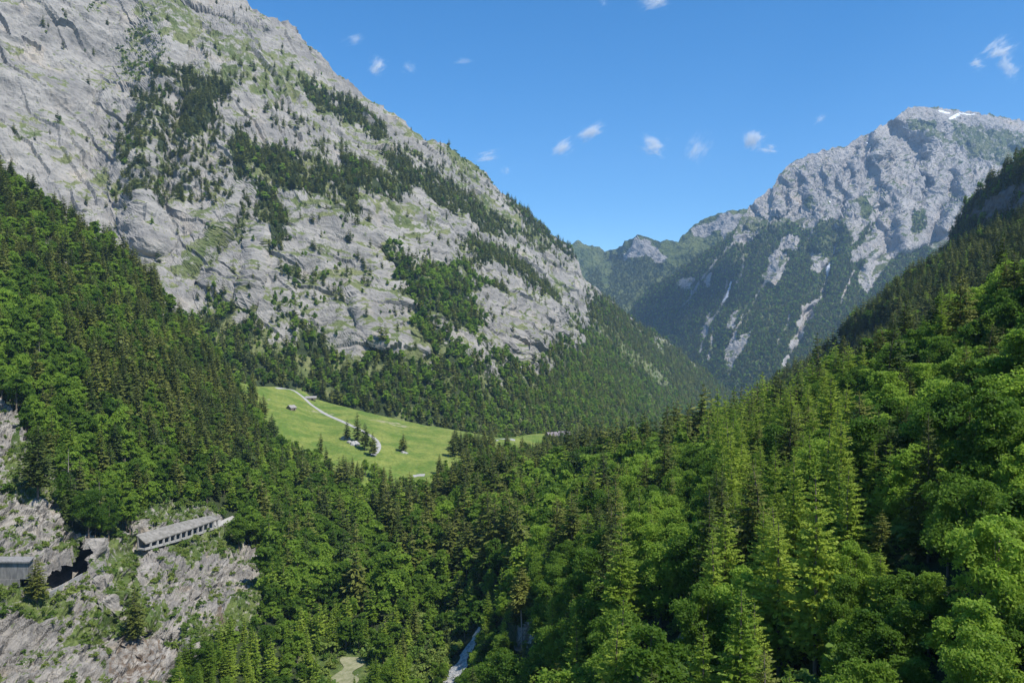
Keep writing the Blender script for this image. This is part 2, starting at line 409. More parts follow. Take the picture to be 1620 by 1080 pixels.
def maskE(P, n, PX, PY):
    rock, snow = woodE(P, PX, PY)
    gr = np.zeros(PX.shape, bool); x = PX + 5 * noise(P / 90); y = PY + 5 * noise(P / 80 + 4)
    for p in E_MEAD: gr |= inside(p, x, y)
    g = np.where(gr, .62, np.where(rock, .0 + .6 * sstep(.55, .85, n[..., 2]), .9))
    return dict(grass=g, wood=np.zeros(PX.shape), earth=np.clip(snow, 0, 1.2))
M_PEAK = terrain_mat('peak_rock', 9, rock=((.385, .36, .335), (.235, .224, .214), (.42, .345, .265)), grass=((.085, .115, .033), (.15, .16, .062)), fall=2.6, bump=1.0)
sheetE = terrain('far_mountain', M_PEAK, np.arange(800, 1900, 1.45), skyE, botE, 360, depE, tweakE, dispE, maskE, back=14, back_step=150, back_drop=.5, jag=3.4)

# ---- the limestone mountain across the valley
depA = Depth([(-500,-400,1500),(0,-400,1650),(300,-300,1850),(600,-200,2000),(0,0,1270),(0,230,1080),(-400,200,900),(200,0,1450),(400,0,1700),(200,200,1240),(200,330,1090),(300,450,1010),(380,560,915),(300,600,870),(450,300,1215),(400,150,1380),
    (540,140,1720),(600,300,1330),(500,500,1020),(600,560,985),(480,600,930),(600,660,900),(700,235,1900),(700,450,1210),(700,600,1000),(750,700,930),(800,320,2080),(800,500,1350),(850,650,1130),(900,400,2250),(950,480,2260),(900,550,1600),
    (1000,520,2450),(1000,600,1950),(1000,680,1500),(1145,612,2950),(1100,650,2400),(1200,680,2900),(1000,740,1300),(300,700,800)], S)
skyA = [(-500,-330),(0,-330),(250,-210),(330,-60),(382,0),(420,35),(470,62),(500,95),(520,122),(545,145),(570,160),(620,190),(660,225),(700,237),(735,262),(770,292),(800,318),(850,362),(900,408),(918,440),(945,472),(1000,512),(1060,548),(1105,582),(1150,620),(1260,690)]
botA = [(-500,500),(0,560),(250,680),(400,690),(600,730),(800,760),(1000,780),(1260,780)]
A_LINES = [ # ribs and gullies of the face
    ([(255,40),(262,110),(240,200),(225,300),(235,380)], 26, -.030), ([(330,140),(300,240),(290,330)], 18, -.014), ([(190,60),(150,160),(140,260),(170,340)], 40, .020),
    ([(408,385),(414,420),(425,440),(430,480)], 4, .045), ([(412,395),(400,430),(390,480)], 9, -.012), ([(395,290),(380,330),(345,420),(310,460)], 9, .012), ([(370,330),(330,410),(290,440)], 8, -.010),
    ([(600,400),(640,460),(670,540),(690,590)], 13, .018), ([(640,480),(655,530)], 7, -.014), ([(745,470),(790,560),(830,600)], 14, .012), ([(880,480),(900,540),(960,590),(1050,640)], 12, .010),
    ([(760,505),(780,540),(850,530),(870,490)], 22, -.020), ([(905,430),(935,465)], 10, -.012), ([(560,480),(600,540),(650,560)], 12, -.012), ([(290,10),(330,20),(380,40),(420,50)], 8, -.012), ([(290,22),(340,30),(400,55)], 5, .010),
    ([(480,440),(470,480)], 10, .008), ([(520,330),(560,330),(620,345)], 7, -.008), ([(700,340),(780,385),(850,440)], 7, -.008), ([(650,250),(760,335)], 8, -.006), ([(690,390),(720,400),(790,450)], 7, .008)]
A_NB = unit(np.cross((.26, 1, -.42), (1, -.26, .2))); A_NB = A_NB * np.sign(A_NB[2])
def tweakA(PX, PY, D):
    px = PX + 4 * np.sin(PY / 17 + PX / 40); py = PY + 4 * np.sin(PX / 21)
    return D * (1 + crease(px, py, A_LINES))
def rockA(PX, PY):
    """1 on the bare upper face, 0 in the wooded foot"""
    lx = [-500, 300, 385, 440, 500, 560, 640, 700, 760, 830, 900, 940, 1000, 1150]
    ly = [600, 500, 520, 560, 545, 570, 565, 590, 610, 620, 580, 520, 520, 600]
    return sstep(25, -25, PY - np.interp(PX, lx, ly))
def dispA(P, n, PX, PY):
    r = rockA(PX, PY)
    lay = layered(P, A_NB, (.26, 1, -.42), 16, 220, 5)
    lay2 = layered(P, (.5, .75, .45), (.1, .3, -1), 13, 110, 4)
    left = sstep(560, 380, PX)
    big = ridged(P / 190 + 2.1, 4, .5)
    stepd = np.abs(noise(np.stack([P @ A_NB / 34, P[..., 0] / 260, P[..., 1] / 260], -1)))
    qd = P.copy(); qd[..., 2] *= .4
    nbs = A_NB[None, None] * (1 - left[..., None]) + unit((.62, .60, .5)) * left[..., None]
    sv = P @ unit((.26, 1, -.42)); qb = np.stack([(P * nbs).sum(-1) + 9 * noise(P / 150), sv, P[..., 0] * .97 - P[..., 1] * .25], -1)
    return (5 + 11 * r) * big + r * (2.4 * lay * (1 - .6 * left) + 2.2 * lay2 * left + 5 * (stepd - .3) + 3.5 * ridged(qd / 80, 3, .5) + .6 * ridged(P / 15, 3) + 5.0 * facets(qb / np.array([34, 120, 120.])) + 1.7 * facets(qb / np.array([13, 42, 42.]) + 5) * (.5 + noise(P / 120)) + 0.5 * facets(qb / np.array([5, 14, 14.]) + 9)) + 1.0 * fbm(P / 9, 2)
A_GRASS = [[(215,20),(260,0),(285,20),(330,60),(430,90),(480,120),(500,150),(440,150),(400,110),(330,100),(300,80),(265,70)], [(330,120),(400,130),(460,150),(470,170),(400,165),(350,150)],
    [(15,215),(65,212),(65,230),(20,232)], [(60,245),(90,250),(140,290),(190,260),(190,330),(170,320),(120,280)], [(265,450),(300,420),(330,400),(370,360),(390,330),(395,345),(360,400),(310,440),(290,460)],
    [(625,500),(655,500),(655,530),(680,580),(660,570),(640,530)], [(555,320),(640,330),(700,370),(690,385),(600,345)], [(640,560),(660,555),(690,580),(670,580)], [(865,450),(895,460),(890,480),(870,470)], [(690,240),(720,250),(760,290),(740,290),(700,260)],
    [(880,480),(905,510),(960,540),(1040,575),(1060,590),(1000,575),(930,545),(890,520)], [(735,300),(800,340),(860,400),(840,400),(760,340)], [(0,75),(40,68),(35,90),(0,95)], [(375,225),(400,235),(380,285),(360,275)], [(440,320),(520,325),(570,340),(560,350),(480,345)]]
# woods on the face: polygon, density, share of spruce
A_WOOD = [([(190,105),(205,60),(235,45),(260,65),(262,100),(235,110),(230,135),(205,130)], .8, 'scrub'), ([(118,30),(160,5),(170,12),(100,40),(70,60),(50,72),(55,62)], .45, 'scrub'),
    ([(235,115),(280,120),(300,160),(290,240),(270,330),(190,330),(200,260),(215,190),(225,140)], .55, .9), ([(275,140),(300,122),(330,140),(362,150),(360,165),(335,170),(330,205),(312,230),(292,235),(288,180)], 1, 1),
    ([(240,200),(345,200),(360,330),(240,330)], .4, .95), ([(357,225),(380,222),(430,240),(470,265),(500,265),(540,290),(570,310),(560,330),(520,320),(470,315),(430,315),(410,290),(370,300)], 1, .92),
    ([(470,135),(500,150),(540,165),(570,185),(605,205),(612,235),(585,225),(560,205),(520,190),(480,165)], .9, .9), ([(597,247),(640,258),(690,295),(740,320),(800,365),(803,387),(760,370),(700,330),(650,310),(610,280)], 1, .95),
    ([(540,255),(580,275),(640,315),(620,325),(570,310),(540,310)], 1, .9), ([(540,315),(555,320),(567,355),(552,355)], .9, 1), ([(410,290),(440,300),(452,350),(448,405),(425,408),(412,370),(405,330)], .85, .9), ([(374,320),(390,320),(384,400),(372,403)], .8, 1),
    ([(695,230),(740,256),(770,280),(792,306),(785,310),(750,280),(700,245)], 1, 'scrub'), ([(792,308),(830,335),(860,366),(910,410),(900,415),(840,372),(795,325)], 1, .9), ([(810,360),(873,403),(880,420),(830,400),(805,380)], .45, .9),
    ([(722,390),(760,388),(800,415),(850,445),(880,470),(878,482),(850,470),(820,450),(780,430),(740,425),(725,405)], 1, .9), ([(770,450),(790,455),(792,478),(775,468)], .9, .9),
    ([(597,393),(620,400),(650,440),(690,420),(720,430),(765,462),(735,470),(735,485),(750,510),(760,525),(740,520),(745,545),(770,565),(790,580),(850,600),(850,640),(700,620),(655,545),(650,490),(625,450)], 1, .3),
    ([(915,473),(940,470),(1000,510),(1060,545),(1100,580),(1150,610),(1200,660),(1080,680),(1060,600),(1000,555),(930,515)], 1, .85), ([(830,515),(870,540),(880,555),(915,560),(895,500),(930,525),(990,570),(1040,610),(1100,650),(1100,720),(850,720),(800,600),(860,575)], 1, .55),
    ([(340,485),(420,480),(500,480),(500,560),(430,560),(385,545)], .42, .15), ([(453,430),(467,430),(470,472),(450,470)], .8, .4), ([(480,437),(540,440),(545,510),(490,500)], .35, .5), ([(340,370),(350,370),(350,393),(337,393)], .9, 'scrub'), ([(175,180),(200,180),(195,205),(172,200)], .8, 'scrub'),
    ([(340,480),(400,530),(440,572),(485,530),(505,548),(548,568),(552,590),(590,548),(640,580),(700,592),(755,610),(800,605),(850,640),(1100,690),(1200,760),(250,760),(250,560)], 1, .5), ([(385,120),(440,140),(470,190),(560,260),(520,270),(440,230),(390,190)], .10, .9), ([(620,240),(700,290),(760,300),(700,260),(640,225)], .12, .9), ([(560,410),(700,380),(760,440),(620,440)], .10, .7), ([(430,330),(560,330),(600,400),(620,520),(560,500),(480,430)], .06, .6), ([(880,500),(960,560),(1060,600),(1040,575),(930,520)], .25, .5), ([(300,100),(440,120),(430,200),(360,220)],.07,1)]
A_BARE = [[(585,330),(760,500),(790,560),(815,570),(800,545),(855,545),(870,500)][:0] or [(740,470),(760,462),(790,475),(830,480),(870,490),(880,500),(872,540),(855,560),(828,548),(800,552),(770,535),(752,505)], [(690,535),(740,545),(790,600),(802,640),(780,600),(700,560)], [(827,545),(850,550),(868,600),(850,600)], [(1025,535),(1048,540),(1055,556),(1035,556)]]
def woodA(P, PX, PY, n):
    """tree density 0..1 and spruce share"""
    qv = P * np.array([1, 1, .45])
    x = PX + 11 * noise(qv / 55) + 7 * noise(qv / 19) + rng.normal(0, 4, PX.shape); y = PY + 8 * noise(qv / 55 + 8) + 6 * noise(qv / 18 + 5) + rng.normal(0, 5, PX.shape)
    den = np.full(PX.shape, .012); sp = np.full(PX.shape, .85)
    for p, d, s in A_WOOD:
        m = inside(p, x, y) & (d >= den)
        den[m] = d; sp[m] = -1 if s == 'scrub' else s
    den = np.where(den < .7, den * (1 + 1.1 * noise(qv / 24)), den * (1 - .5 * sstep(.1, .5, noise(qv / 30 + 3))))
    den = np.clip(den, .004, 1)
    for p in A_BARE: den[inside(p, x, y)] = .02
    return den, sp
def maskA(P, n, PX, PY):
    den, sp = woodA(P, PX, PY, n)
    x = PX + 15 * noise(P / 60 + 2) + 8 * noise(P / 22); y = PY + 13 * noise(P / 55 + 11) + 7 * noise(P / 20 + 4)
    g = .17 + .42 * sstep(.5, .9, n[..., 2]) + .17 * fbm(P / 70 + 7, 3) + .10 * sstep(300, 560, PX)
    for p in A_GRASS: g = np.where(inside(p, x, y), np.maximum(g, .57 + .22 * noise(P / 30)), g)
    g = g + .28 * sstep(.2, .6, den) + .3 * (1 - rockA(PX, PY))
    return dict(grass=g, wood=np.where(den > .75, .8, 0) * np.where(sp < 0, 0, 1) )
M_LIME = terrain_mat('limestone', 3.0, rock=((.305, .287, .258), (.185, .176, .164), (.38, .33, .265)), grass=((.105, .135, .045), (.19, .20, .085)), strata=A_NB, bump=.5, grain=.6)
sheetA = terrain('limestone_mountain', M_LIME, np.arange(-420, 1260, 1.9), skyA, botA, 430, depA, tweakA, dispA, maskA, back=14, back_step=60, back_drop=.7, vpow=.92)

# ---- ridge and wooded slope across the side valley on the right
depH = Depth([(1480,430,1150),(1520,350,1300),(1560,285,1150),(1620,240,980),(2100,0,700),(1480,470,1000),(1620,420,800),(2100,300,520),(1560,340,1120),(1620,330,830),(1300,620,1200)], S)
def dispH(P, n, PX, PY): return 7 * ridged(P / 90, 4) + 2 * fbm(P / 15, 3)
def maskH(P, n, PX, PY):
    cl = inside([(1526,356),(1545,335),(1580,310),(1640,285),(1640,345),(1560,352)], PX + 4 * noise(P / 30), PY + 4 * noise(P / 30 + 3))
    return dict(grass=np.where(cl, .1, .5), wood=np.where(cl, 0, .8))
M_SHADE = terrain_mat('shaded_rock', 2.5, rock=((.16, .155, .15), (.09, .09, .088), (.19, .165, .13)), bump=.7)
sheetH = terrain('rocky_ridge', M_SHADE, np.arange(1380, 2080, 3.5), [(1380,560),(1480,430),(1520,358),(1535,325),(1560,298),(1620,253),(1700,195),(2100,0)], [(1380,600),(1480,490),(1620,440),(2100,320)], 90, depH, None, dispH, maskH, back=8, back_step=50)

depM = Depth([(1180,645,1000),(1250,590,1000),(1400,470,850),(1620,350,700),(2000,200,500),(1130,720,800),(1300,680,560),(1450,640,430),(1620,580,360),(2100,450,260),(1400,560,620),(1100,720,900)], S)
def tweakM(PX, PY, D): return D * (1 + crease(PX, PY, [([(1335,585),(1360,560),(1400,545)], 14, .10), ([(1300,610),(1345,570)], 9, .05), ([(1250,620),(1330,540),(1420,500)], 16, -.04)]))
def dispM(P, n, PX, PY): return 5 * ridged(P / 80, 4) + 1.2 * fbm(P / 12, 3)
M_CLIFF = [(1332,590),(1338,560),(1360,545),(1400,530),(1418,532),(1405,548),(1370,565),(1350,595)]
def maskM(P, n, PX, PY):
    cl = inside(M_CLIFF, PX + 3 * noise(P / 20), PY + 3 * noise(P / 20 + 3))
    return dict(grass=np.where(cl, .0, .5), wood=np.where(cl, 0, .9))
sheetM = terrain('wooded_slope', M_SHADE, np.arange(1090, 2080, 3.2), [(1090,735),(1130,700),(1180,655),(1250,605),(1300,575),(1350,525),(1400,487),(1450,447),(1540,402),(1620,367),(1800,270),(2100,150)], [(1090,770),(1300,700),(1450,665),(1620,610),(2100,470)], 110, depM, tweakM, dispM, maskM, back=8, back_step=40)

# ---- meadow shelf
depG = Depth([(250,590,760),(440,613,800),(500,632,810),(640,665,770),(750,690,720),(870,690,760),(950,700,700),(400,640,680),(460,645,710),(560,680,670),(600,706,630),(640,710,640),(700,730,610),(300,700,610),(450,740,570),(560,775,545),(680,752,570),(780,760,560),(900,780,545),(1300,900,500),(1300,760,700),(540,830,530),(450,815,548),(640,840,545),(330,760,580)], S)
def dispG(P, n, PX, PY): return 1.0 * fbm(P / 60, 3) + .15 * fbm(P / 8, 2)
def maskG(P, n, PX, PY):
    e = np.zeros(PX.shape)
    for cx, cy, rx, ry in ((425, 631, 7, 2.2), (503, 652, 22, 2.5), (612, 667, 26, 3.0), (632, 673, 16, 2.2)):
        e = np.maximum(e, .62 * np.exp(-((PX - cx - (PY - cy) * 3) / rx) ** 2 - ((PY - cy - (PX - cx) * .12) / ry) ** 2))
    return dict(grass=np.full(PX.shape, 1.6), earth=e)
M_MEADOW = terrain_mat('meadow_grass', 1.4, grass=((.105, .172, .028), (.225, .255, .058)), snowc=(.30, .27, .16), bump=.25)
sheetG = terrain('meadow', M_MEADOW, np.arange(250, 1300, 2.5), [(250,590),(380,605),(400,611),(440,612),(480,619),(500,632),(560,647),(640,665),(750,690),(800,694),(870,690),(950,700),(1300,760)], [(250,790),(450,830),(620,850),(760,830),(1300,930)], 110, depG, None, dispG, maskG, back=6, back_step=30, back_drop=.12)

# ---- near terrain: the wooded slopes on both hands and the gorge between them
depN = Depth([(-500,0,600),(-500,500,420),(-500,1000,240),(-500,1500,130),(0,275,640),(0,450,480),(0,600,380),(0,700,325),(0,850,275),(0,1000,228),(0,1200,180),(0,1500,130),
    (200,415,660),(200,600,460),(200,750,375),(230,862,332),(200,960,275),(200,1080,238),(200,1500,135),(345,832,372),(330,540,700),(330,700,480),(400,660,640),(400,760,450),(400,870,372),(400,980,305),(400,1080,264),
    (520,790,480),(520,900,370),(520,1000,305),(560,1080,264),(650,800,460),(650,900,352),(650,1000,292),(735,1040,264),(735,950,312),(735,880,345),(760,780,430),(850,770,430),(850,900,270),(850,1000,208),(850,1080,182),(850,1500,100),
    (1000,735,400),(1000,850,240),(1000,950,165),(1000,1080,125),(1000,1500,75),(1150,690,360),(1150,800,215),(1150,950,135),(1150,1080,105),(1300,645,300),(1300,800,165),(1300,950,108),(1300,1080,86),(1300,1500,52),
    (1450,585,250),(1450,750,140),(1450,950,88),(1450,1080,74),(1620,520,205),(1620,700,118),(1620,900,82),(1620,1080,64),(1620,1500,42),(2000,350,170),(2000,700,85),(2000,1080,50),(2000,1500,32),(500,1500,150),(700,1500,140)], S)
skyN = [(-500,-20),(-200,140),(0,275),(100,345),(200,415),(280,500),(330,555),(375,625),(415,690),(470,748),(540,792),(620,808),(700,796),(760,776),(850,764),(950,742),(1050,722),(1150,695),(1250,668),(1350,625),(1450,582),(1550,545),(1620,515),(1750,450),(2100,310)]
botN = [(-500,1500),(2100,1500)]
CLIFF = [(-60,610),(20,650),(45,700),(75,740),(98,745),(102,836),(148,856),(203,846),(213,815),(240,806),(345,806),(352,826),(385,868),(420,880),(422,960),(390,1010),(300,1068),(262,1130),(240,1300),(-60,1300)]
CAVE = [(58,922),(72,904),(100,882),(126,862),(141,855),(152,862),(143,880),(138,902),(126,909),(104,923),(82,937)]
ROADC = [(-40,928),(40,926),(82,933),(136,904),(190,876),(236,864),(290,850),(345,831),(372,822)]
N_VB = unit((.50, .62, .62)); N_NF = unit((.55, -.62, .55)); N_NB = unit(np.cross(N_VB, N_NF)); 
def cliffness(PX, PY, P):
    c = inside(CLIFF, PX + 6 * noise(P / 14), PY + 6 * noise(P / 14 + 5)).astype(float)
    return c
def tweakN(PX, PY, D):
    D = D * (1 + crease(PX, PY, [([(600,1090),(720,1060),(740,1020),(757,975),(770,930)], 14, .004), ([(205,800),(212,880),(205,960)], 14, .03), ([(150,880),(190,960),(300,1000),(330,1080)], 22, -.035),
        ([(0,760),(60,800),(120,840),(150,862)], 12, -.02), ([(0,950),(60,975),(110,1010)], 20, -.02), ([(225,900),(330,900),(395,885)], 14, -.012), ([(345,930),(300,960)], 10, .01), ([(100,1000),(170,1020),(260,1080)], 12, .012), ([(960,960),(1000,1010)], 24, .03), ([(940,840),(960,900),(960,980)], 14, .03)]))
    cv = inside(CAVE, PX, PY)
    return D + np.where(cv, 30.0, 0)
def dispN(P, n, PX, PY):
    base = 1.6 * fbm(P / 45, 4) + .5 * fbm(P / 7, 2)
    sel = (PX > -80) & (PX < 470) & (PY > 590) & (PY < 1310)
    d = base.copy(); q = P[sel]; c = cliffness(PX[sel], PY[sel], q)
    nb = N_NB
    s1 = noise(np.stack([q @ nb / 7, q @ N_VB / 28, q @ N_NF / 20], -1)); s2 = noise(np.stack([q @ nb / 2.6, q @ N_VB / 9, q @ N_NF / 8], -1) + 9)
    s3 = noise(np.stack([q @ nb / 1.1, q @ N_VB / 5, q @ N_NF / 5], -1) + 5)
    saw = (q @ nb / 5.5 + 1.1 * noise(q / 22)); saw = saw - np.floor(saw)
    qn = np.stack([q @ nb + 1.5 * noise(q / 25), q @ N_VB, q @ N_NF], -1)
    rock = 1.7 * s1 + .9 * s2 + .5 * s3 + 2.6 * (saw ** 2 - .4) * sstep(.0, .5, noise(q / 24)) + 3.4 * ridged(q / 34, 3) + 1.5 * ridged(q / 9 + 4, 3) * .4 - 1.0 + 1.6 * facets(qn / np.array([5.5, 17, 17.])) + 1.0 * facets(qn / np.array([2.1, 6, 6.]) + 3)
    road = np.exp(-(line_dist(ROADC, PX[sel], PY[sel]) / 9) ** 2)
    cave = inside(CAVE, PX[sel], PY[sel])
    d[sel] = np.where(cave, 0, d[sel] * (1 - road) * .6 + c * rock * (1 - .9 * road))
    return d
BARE_N = [[(55,378),(75,385),(110,415),(140,440),(150,455),(125,450),(95,425)], [(213,485),(240,487),(287,512),(275,520),(240,505),(215,497)], [(500,1040),(560,1030),(600,1090),(500,1100)], [(820,985),(850,980),(855,1000),(830,1030),(815,1030)], [(1080,1000),(1110,1040),(1100,1090),(1060,1090)]]
STREAM = [(700,1110),(715,1075),(735,1040),(746,1018),(755,1000),(763,984)]
CLEAR = [(522,1052),(545,1038),(566,1034),(600,1060),(612,1100),(520,1100)]
def maskN(P, n, PX, PY):
    c = np.zeros(PX.shape); sel = (PX > -80) & (PX < 470) & (PY > 590) & (PY < 1310)
    c[sel] = cliffness(PX[sel], PY[sel], P[sel])
    bare = np.zeros(PX.shape, bool)
    for p in BARE_N[:2]: bare |= inside(p, PX + 4 * noise(P / 10), PY + 3 * noise(P / 10 + 2))
    g = np.where(c > 0, .05 + .40 * sstep(.42, .88, n[..., 2]) + .26 * fbm(P / 16 + 3, 3), .4)
    for p in ([(225,868),(345,832),(385,868),(372,880),(330,872),(300,905),(270,880)], [(120,990),(150,970),(250,965),(280,985),(230,1000),(170,1010),(130,1030),(100,1020)], [(0,760),(60,745),(70,770),(30,800),(0,800)], [(75,880),(130,845),(140,860),(100,880)], [(165,850),(205,850),(225,940),(215,985),(180,960),(170,900)], [(20,690),(75,740),(90,790),(30,800),(0,750)], [(0,925),(60,940),(100,985),(60,990),(0,960)], [(320,1000),(400,930),(420,890),(420,960),(380,1000)], [(170,790),(345,805),(340,820),(230,830),(190,830)],[(280,985),(350,1010),(420,1000),(330,1060)]):
        g = np.where(inside(p, PX + 6 * noise(P / 9), PY + 5 * noise(P / 9 + 4)), np.maximum(g, .62), g)
    g = np.where(inside([(170,1018),(245,1020),(290,1080),(170,1090)], PX, PY), .0, g)
    cv = inside(CAVE, PX, PY); g = np.where(cv | bare, .05, g)
    br = inside([(175,1020),(245,1015),(262,1080),(170,1090)], PX + 5 * noise(P / 6), PY + 5 * noise(P / 6 + 2)) | inside([(335,985),(345,960),(362,1010),(352,1020)], PX + 3 * noise(P / 4), PY)
    br |= inside(BARE_N[3], PX, PY + 4 * noise(P / 5)) | inside(BARE_N[4], PX, PY)
    e = np.where(br, .46 + .25 * noise(P / np.array([2, 2, 9.])), 0)
    gl = inside([(470,1010),(620,1000),(660,1060),(650,1180),(470,1180)], PX, PY)
    g = np.where(gl, .8, g)
    return dict(grass=g, wood=np.where((c > 0) | bare | br | gl, 0, .8), earth=e)
M_NEAR = terrain_mat('gorge_rock', .55, rock=((.35, .322, .282), (.165, .155, .142), (.34, .28, .20)), grass=((.075, .12, .028), (.155, .19, .055)), strata=N_NB, snowc=(.15, .115, .085), bump=.8, aniso=1.7)
xsN = np.concatenate([np.arange(-500, -40, 8), np.arange(-40, 450, 1.25), np.arange(450, 2100, 6)])
sheetN = terrain('gorge_slopes', M_NEAR, xsN, skyN, botN, 720, depN, tweakN, dispN, maskN, back=14, back_step=14, back_drop=.55, vpow=1.05)

# ---- ground sheet under everything
gp = np.array([[-8800, -1800, -420], [10800, -1800, -420], [10800, 10800, -420], [-8800, 10800, -420]], float)
M_GROUND = plain_mat('valley_ground', (.04, .06, .02), (.08, .11, .035), 200)
tag(link('ground', mesh_np('ground', gp, [[0, 1, 2, 3]], [M_GROUND])), kind='structure')

bvhs = {}
def bvh(s):
    if s not in bvhs: bvhs[s] = BVHTree.FromPolygons([tuple(v) for v in s.V], [tuple(int(i) for i in f) for f in s.F])
    return bvhs[s]
def hit_px(s, px, py):
    d = Vector(((px - 810) / FPX, 1, (540 - py) / FPX)).normalized()
    h = bvh(s).ray_cast(Vector((0, 0, 0)), d)[0]
    return h if h is not None else Vector(unproj(px, py, float(s.depth(np.array(px), np.array(py)))))
def drop(s, x, y, z0=3000):
    h = bvh(s).ray_cast(Vector((x, y, z0)), Vector((0, 0, -1)))[0]
    return h.z if h is not None else None

# ------------------------------------------------------------------ tree prototypes (unit height)
def kites(c, u, v):
    n = len(c); V = np.stack([c - u, c + v, c + u, c - v], 1).reshape(-1, 3)
    return V, np.arange(4 * n).reshape(n, 4)

def rand_unit(r, n):
    v = r.normal(size=(n, 3)); return v / np.linalg.norm(v, axis=1)[:, None]

def tube(path, rad, seg=6):
    path = np.asarray(path, float); V = []; n = len(path)
    for i in range(n):
        t = path[min(i + 1, n - 1)] - path[max(i - 1, 0)]; t /= np.linalg.norm(t) + 1e-9
        a = np.cross(t, (0.31, .9, .2)); a /= np.linalg.norm(a) + 1e-9; b = np.cross(t, a)
        for k in range(seg):
            g = 2 * math.pi * k / seg; V.append(path[i] + rad[i] * (math.cos(g) * a + math.sin(g) * b))
    F = [(i * seg + k, i * seg + (k + 1) % seg, (i + 1) * seg + (k + 1) % seg, (i + 1) * seg + k) for i in range(n - 1) for k in range(seg)]
    return np.array(V), np.array(F)

def join(parts):
    V, F, o = [], [], 0
    for v, f in parts:
        V.append(v); F.append(np.asarray(f) + o); o += len(v)
    return np.concatenate(V), np.concatenate(F)

def conifer(seed, kind='spruce', lod=0):
    r = np.random.default_rng(seed)
    larch = kind == 'larch'; dead = kind == 'dead'
    nw = (32, 17, 8)[lod]; nb = (8, 7, 6)[lod]; nt = (24, 7, 3)[lod]
    if larch and lod == 0: nw, nt = 50, 17
    rad = r.uniform(.15, .20) if larch else r.uniform(.17, .23)
    z0 = r.uniform(.10, .2) if kind != 'bare' else .52
    if dead: z0 = .15; nt = 3; nw = 20; nb = 6
    zs = z0 + (1 - z0) * (np.arange(nw) / nw) ** (.95)
    Cc, U, Vv = [], [], []
    lop = r.uniform(0, 6.28)
    for z in zs:
        h = (z - z0) / (1 - z0)
        L0 = rad * ((1 - h) ** .72) * min(1, .62 + 1.6 * h) + .010
        m = max(4, int(nb * (1 - .45 * h)))
        a0 = r.uniform(0, 6.28)
        for k in range(m):
            a = a0 + 6.283 * k / m + r.normal(0, .25); L = L0 * r.uniform(.68, 1.18) * (1 + .12 * math.cos(a - lop))
            zz = z + r.normal(0, .020 if larch else .012)
            d = np.array([math.cos(a), math.sin(a), 0]); side = np.array([-d[1], d[0], 0])
            rise = (.25 * h - .34 * (1 - h)) if not larch else (.15 * h - .12 * (1 - h))
            for j in range(nt):
                s = (j + r.uniform(.25, .95)) / nt
                s = .12 + .88 * s
                c = d * (L * s) + np.array([0, 0, zz + rise * L * s ** 1.3 + (.12 * L * s * s if larch else .10 * L * max(0, s - .7))])
                wdt = L * (.44 if lod == 0 else .52 if lod == 1 else .80) * (1.15 - .75 * s)
                if larch: wdt *= .9
                c = c + side * r.normal(0, .42) * wdt + np.array([0, 0, r.normal(-.15, .12) * wdt])
                ln = L * (.105 if lod == 0 else .28 if lod == 1 else .5) * r.uniform(.7, 1.25)
                u = (d + side * r.normal(0, .55) + np.array([0, 0, r.normal(-.15 if not larch else .05, .25)])); u = u / np.linalg.norm(u) * ln
                v = np.cross(u, rand_unit(r, 1)[0] * (1.5 if larch else .8) + np.array([0, 0, 1.0])); v = v / (np.linalg.norm(v) + 1e-9) * wdt * (.52 if not larch else .58) * (.55 if lod == 0 else 1) * r.uniform(.6, 1.2)
                v[2] -= abs(r.normal(0, .35)) * np.linalg.norm(v)
                if dead: v = v * .07; u = u * 1.3
                Cc.append(c); U.append(u); Vv.append(v)
    # leader
    for k in range(3):
        Cc.append(np.array([0, 0, .975])); U.append(np.array([0, 0, .03])); a = k * 2.1; Vv.append(np.array([math.cos(a), math.sin(a), 0]) * .006)
    crown = kites(np.array(Cc), np.array(U), np.array(Vv))
    lean = r.normal(0, .010, 2)
    tr = .011 if lod < 2 else .012
    pth = [(0, 0, -.03), (0, 0, .1), (lean[0], lean[1], .45), (lean[0], lean[1], .75), (0, 0, .97)]
    trunk = tube(pth, [tr * 1.25, tr, tr * .75, tr * .42, .0015], (6, 5, 3)[lod])
    return trunk, crown

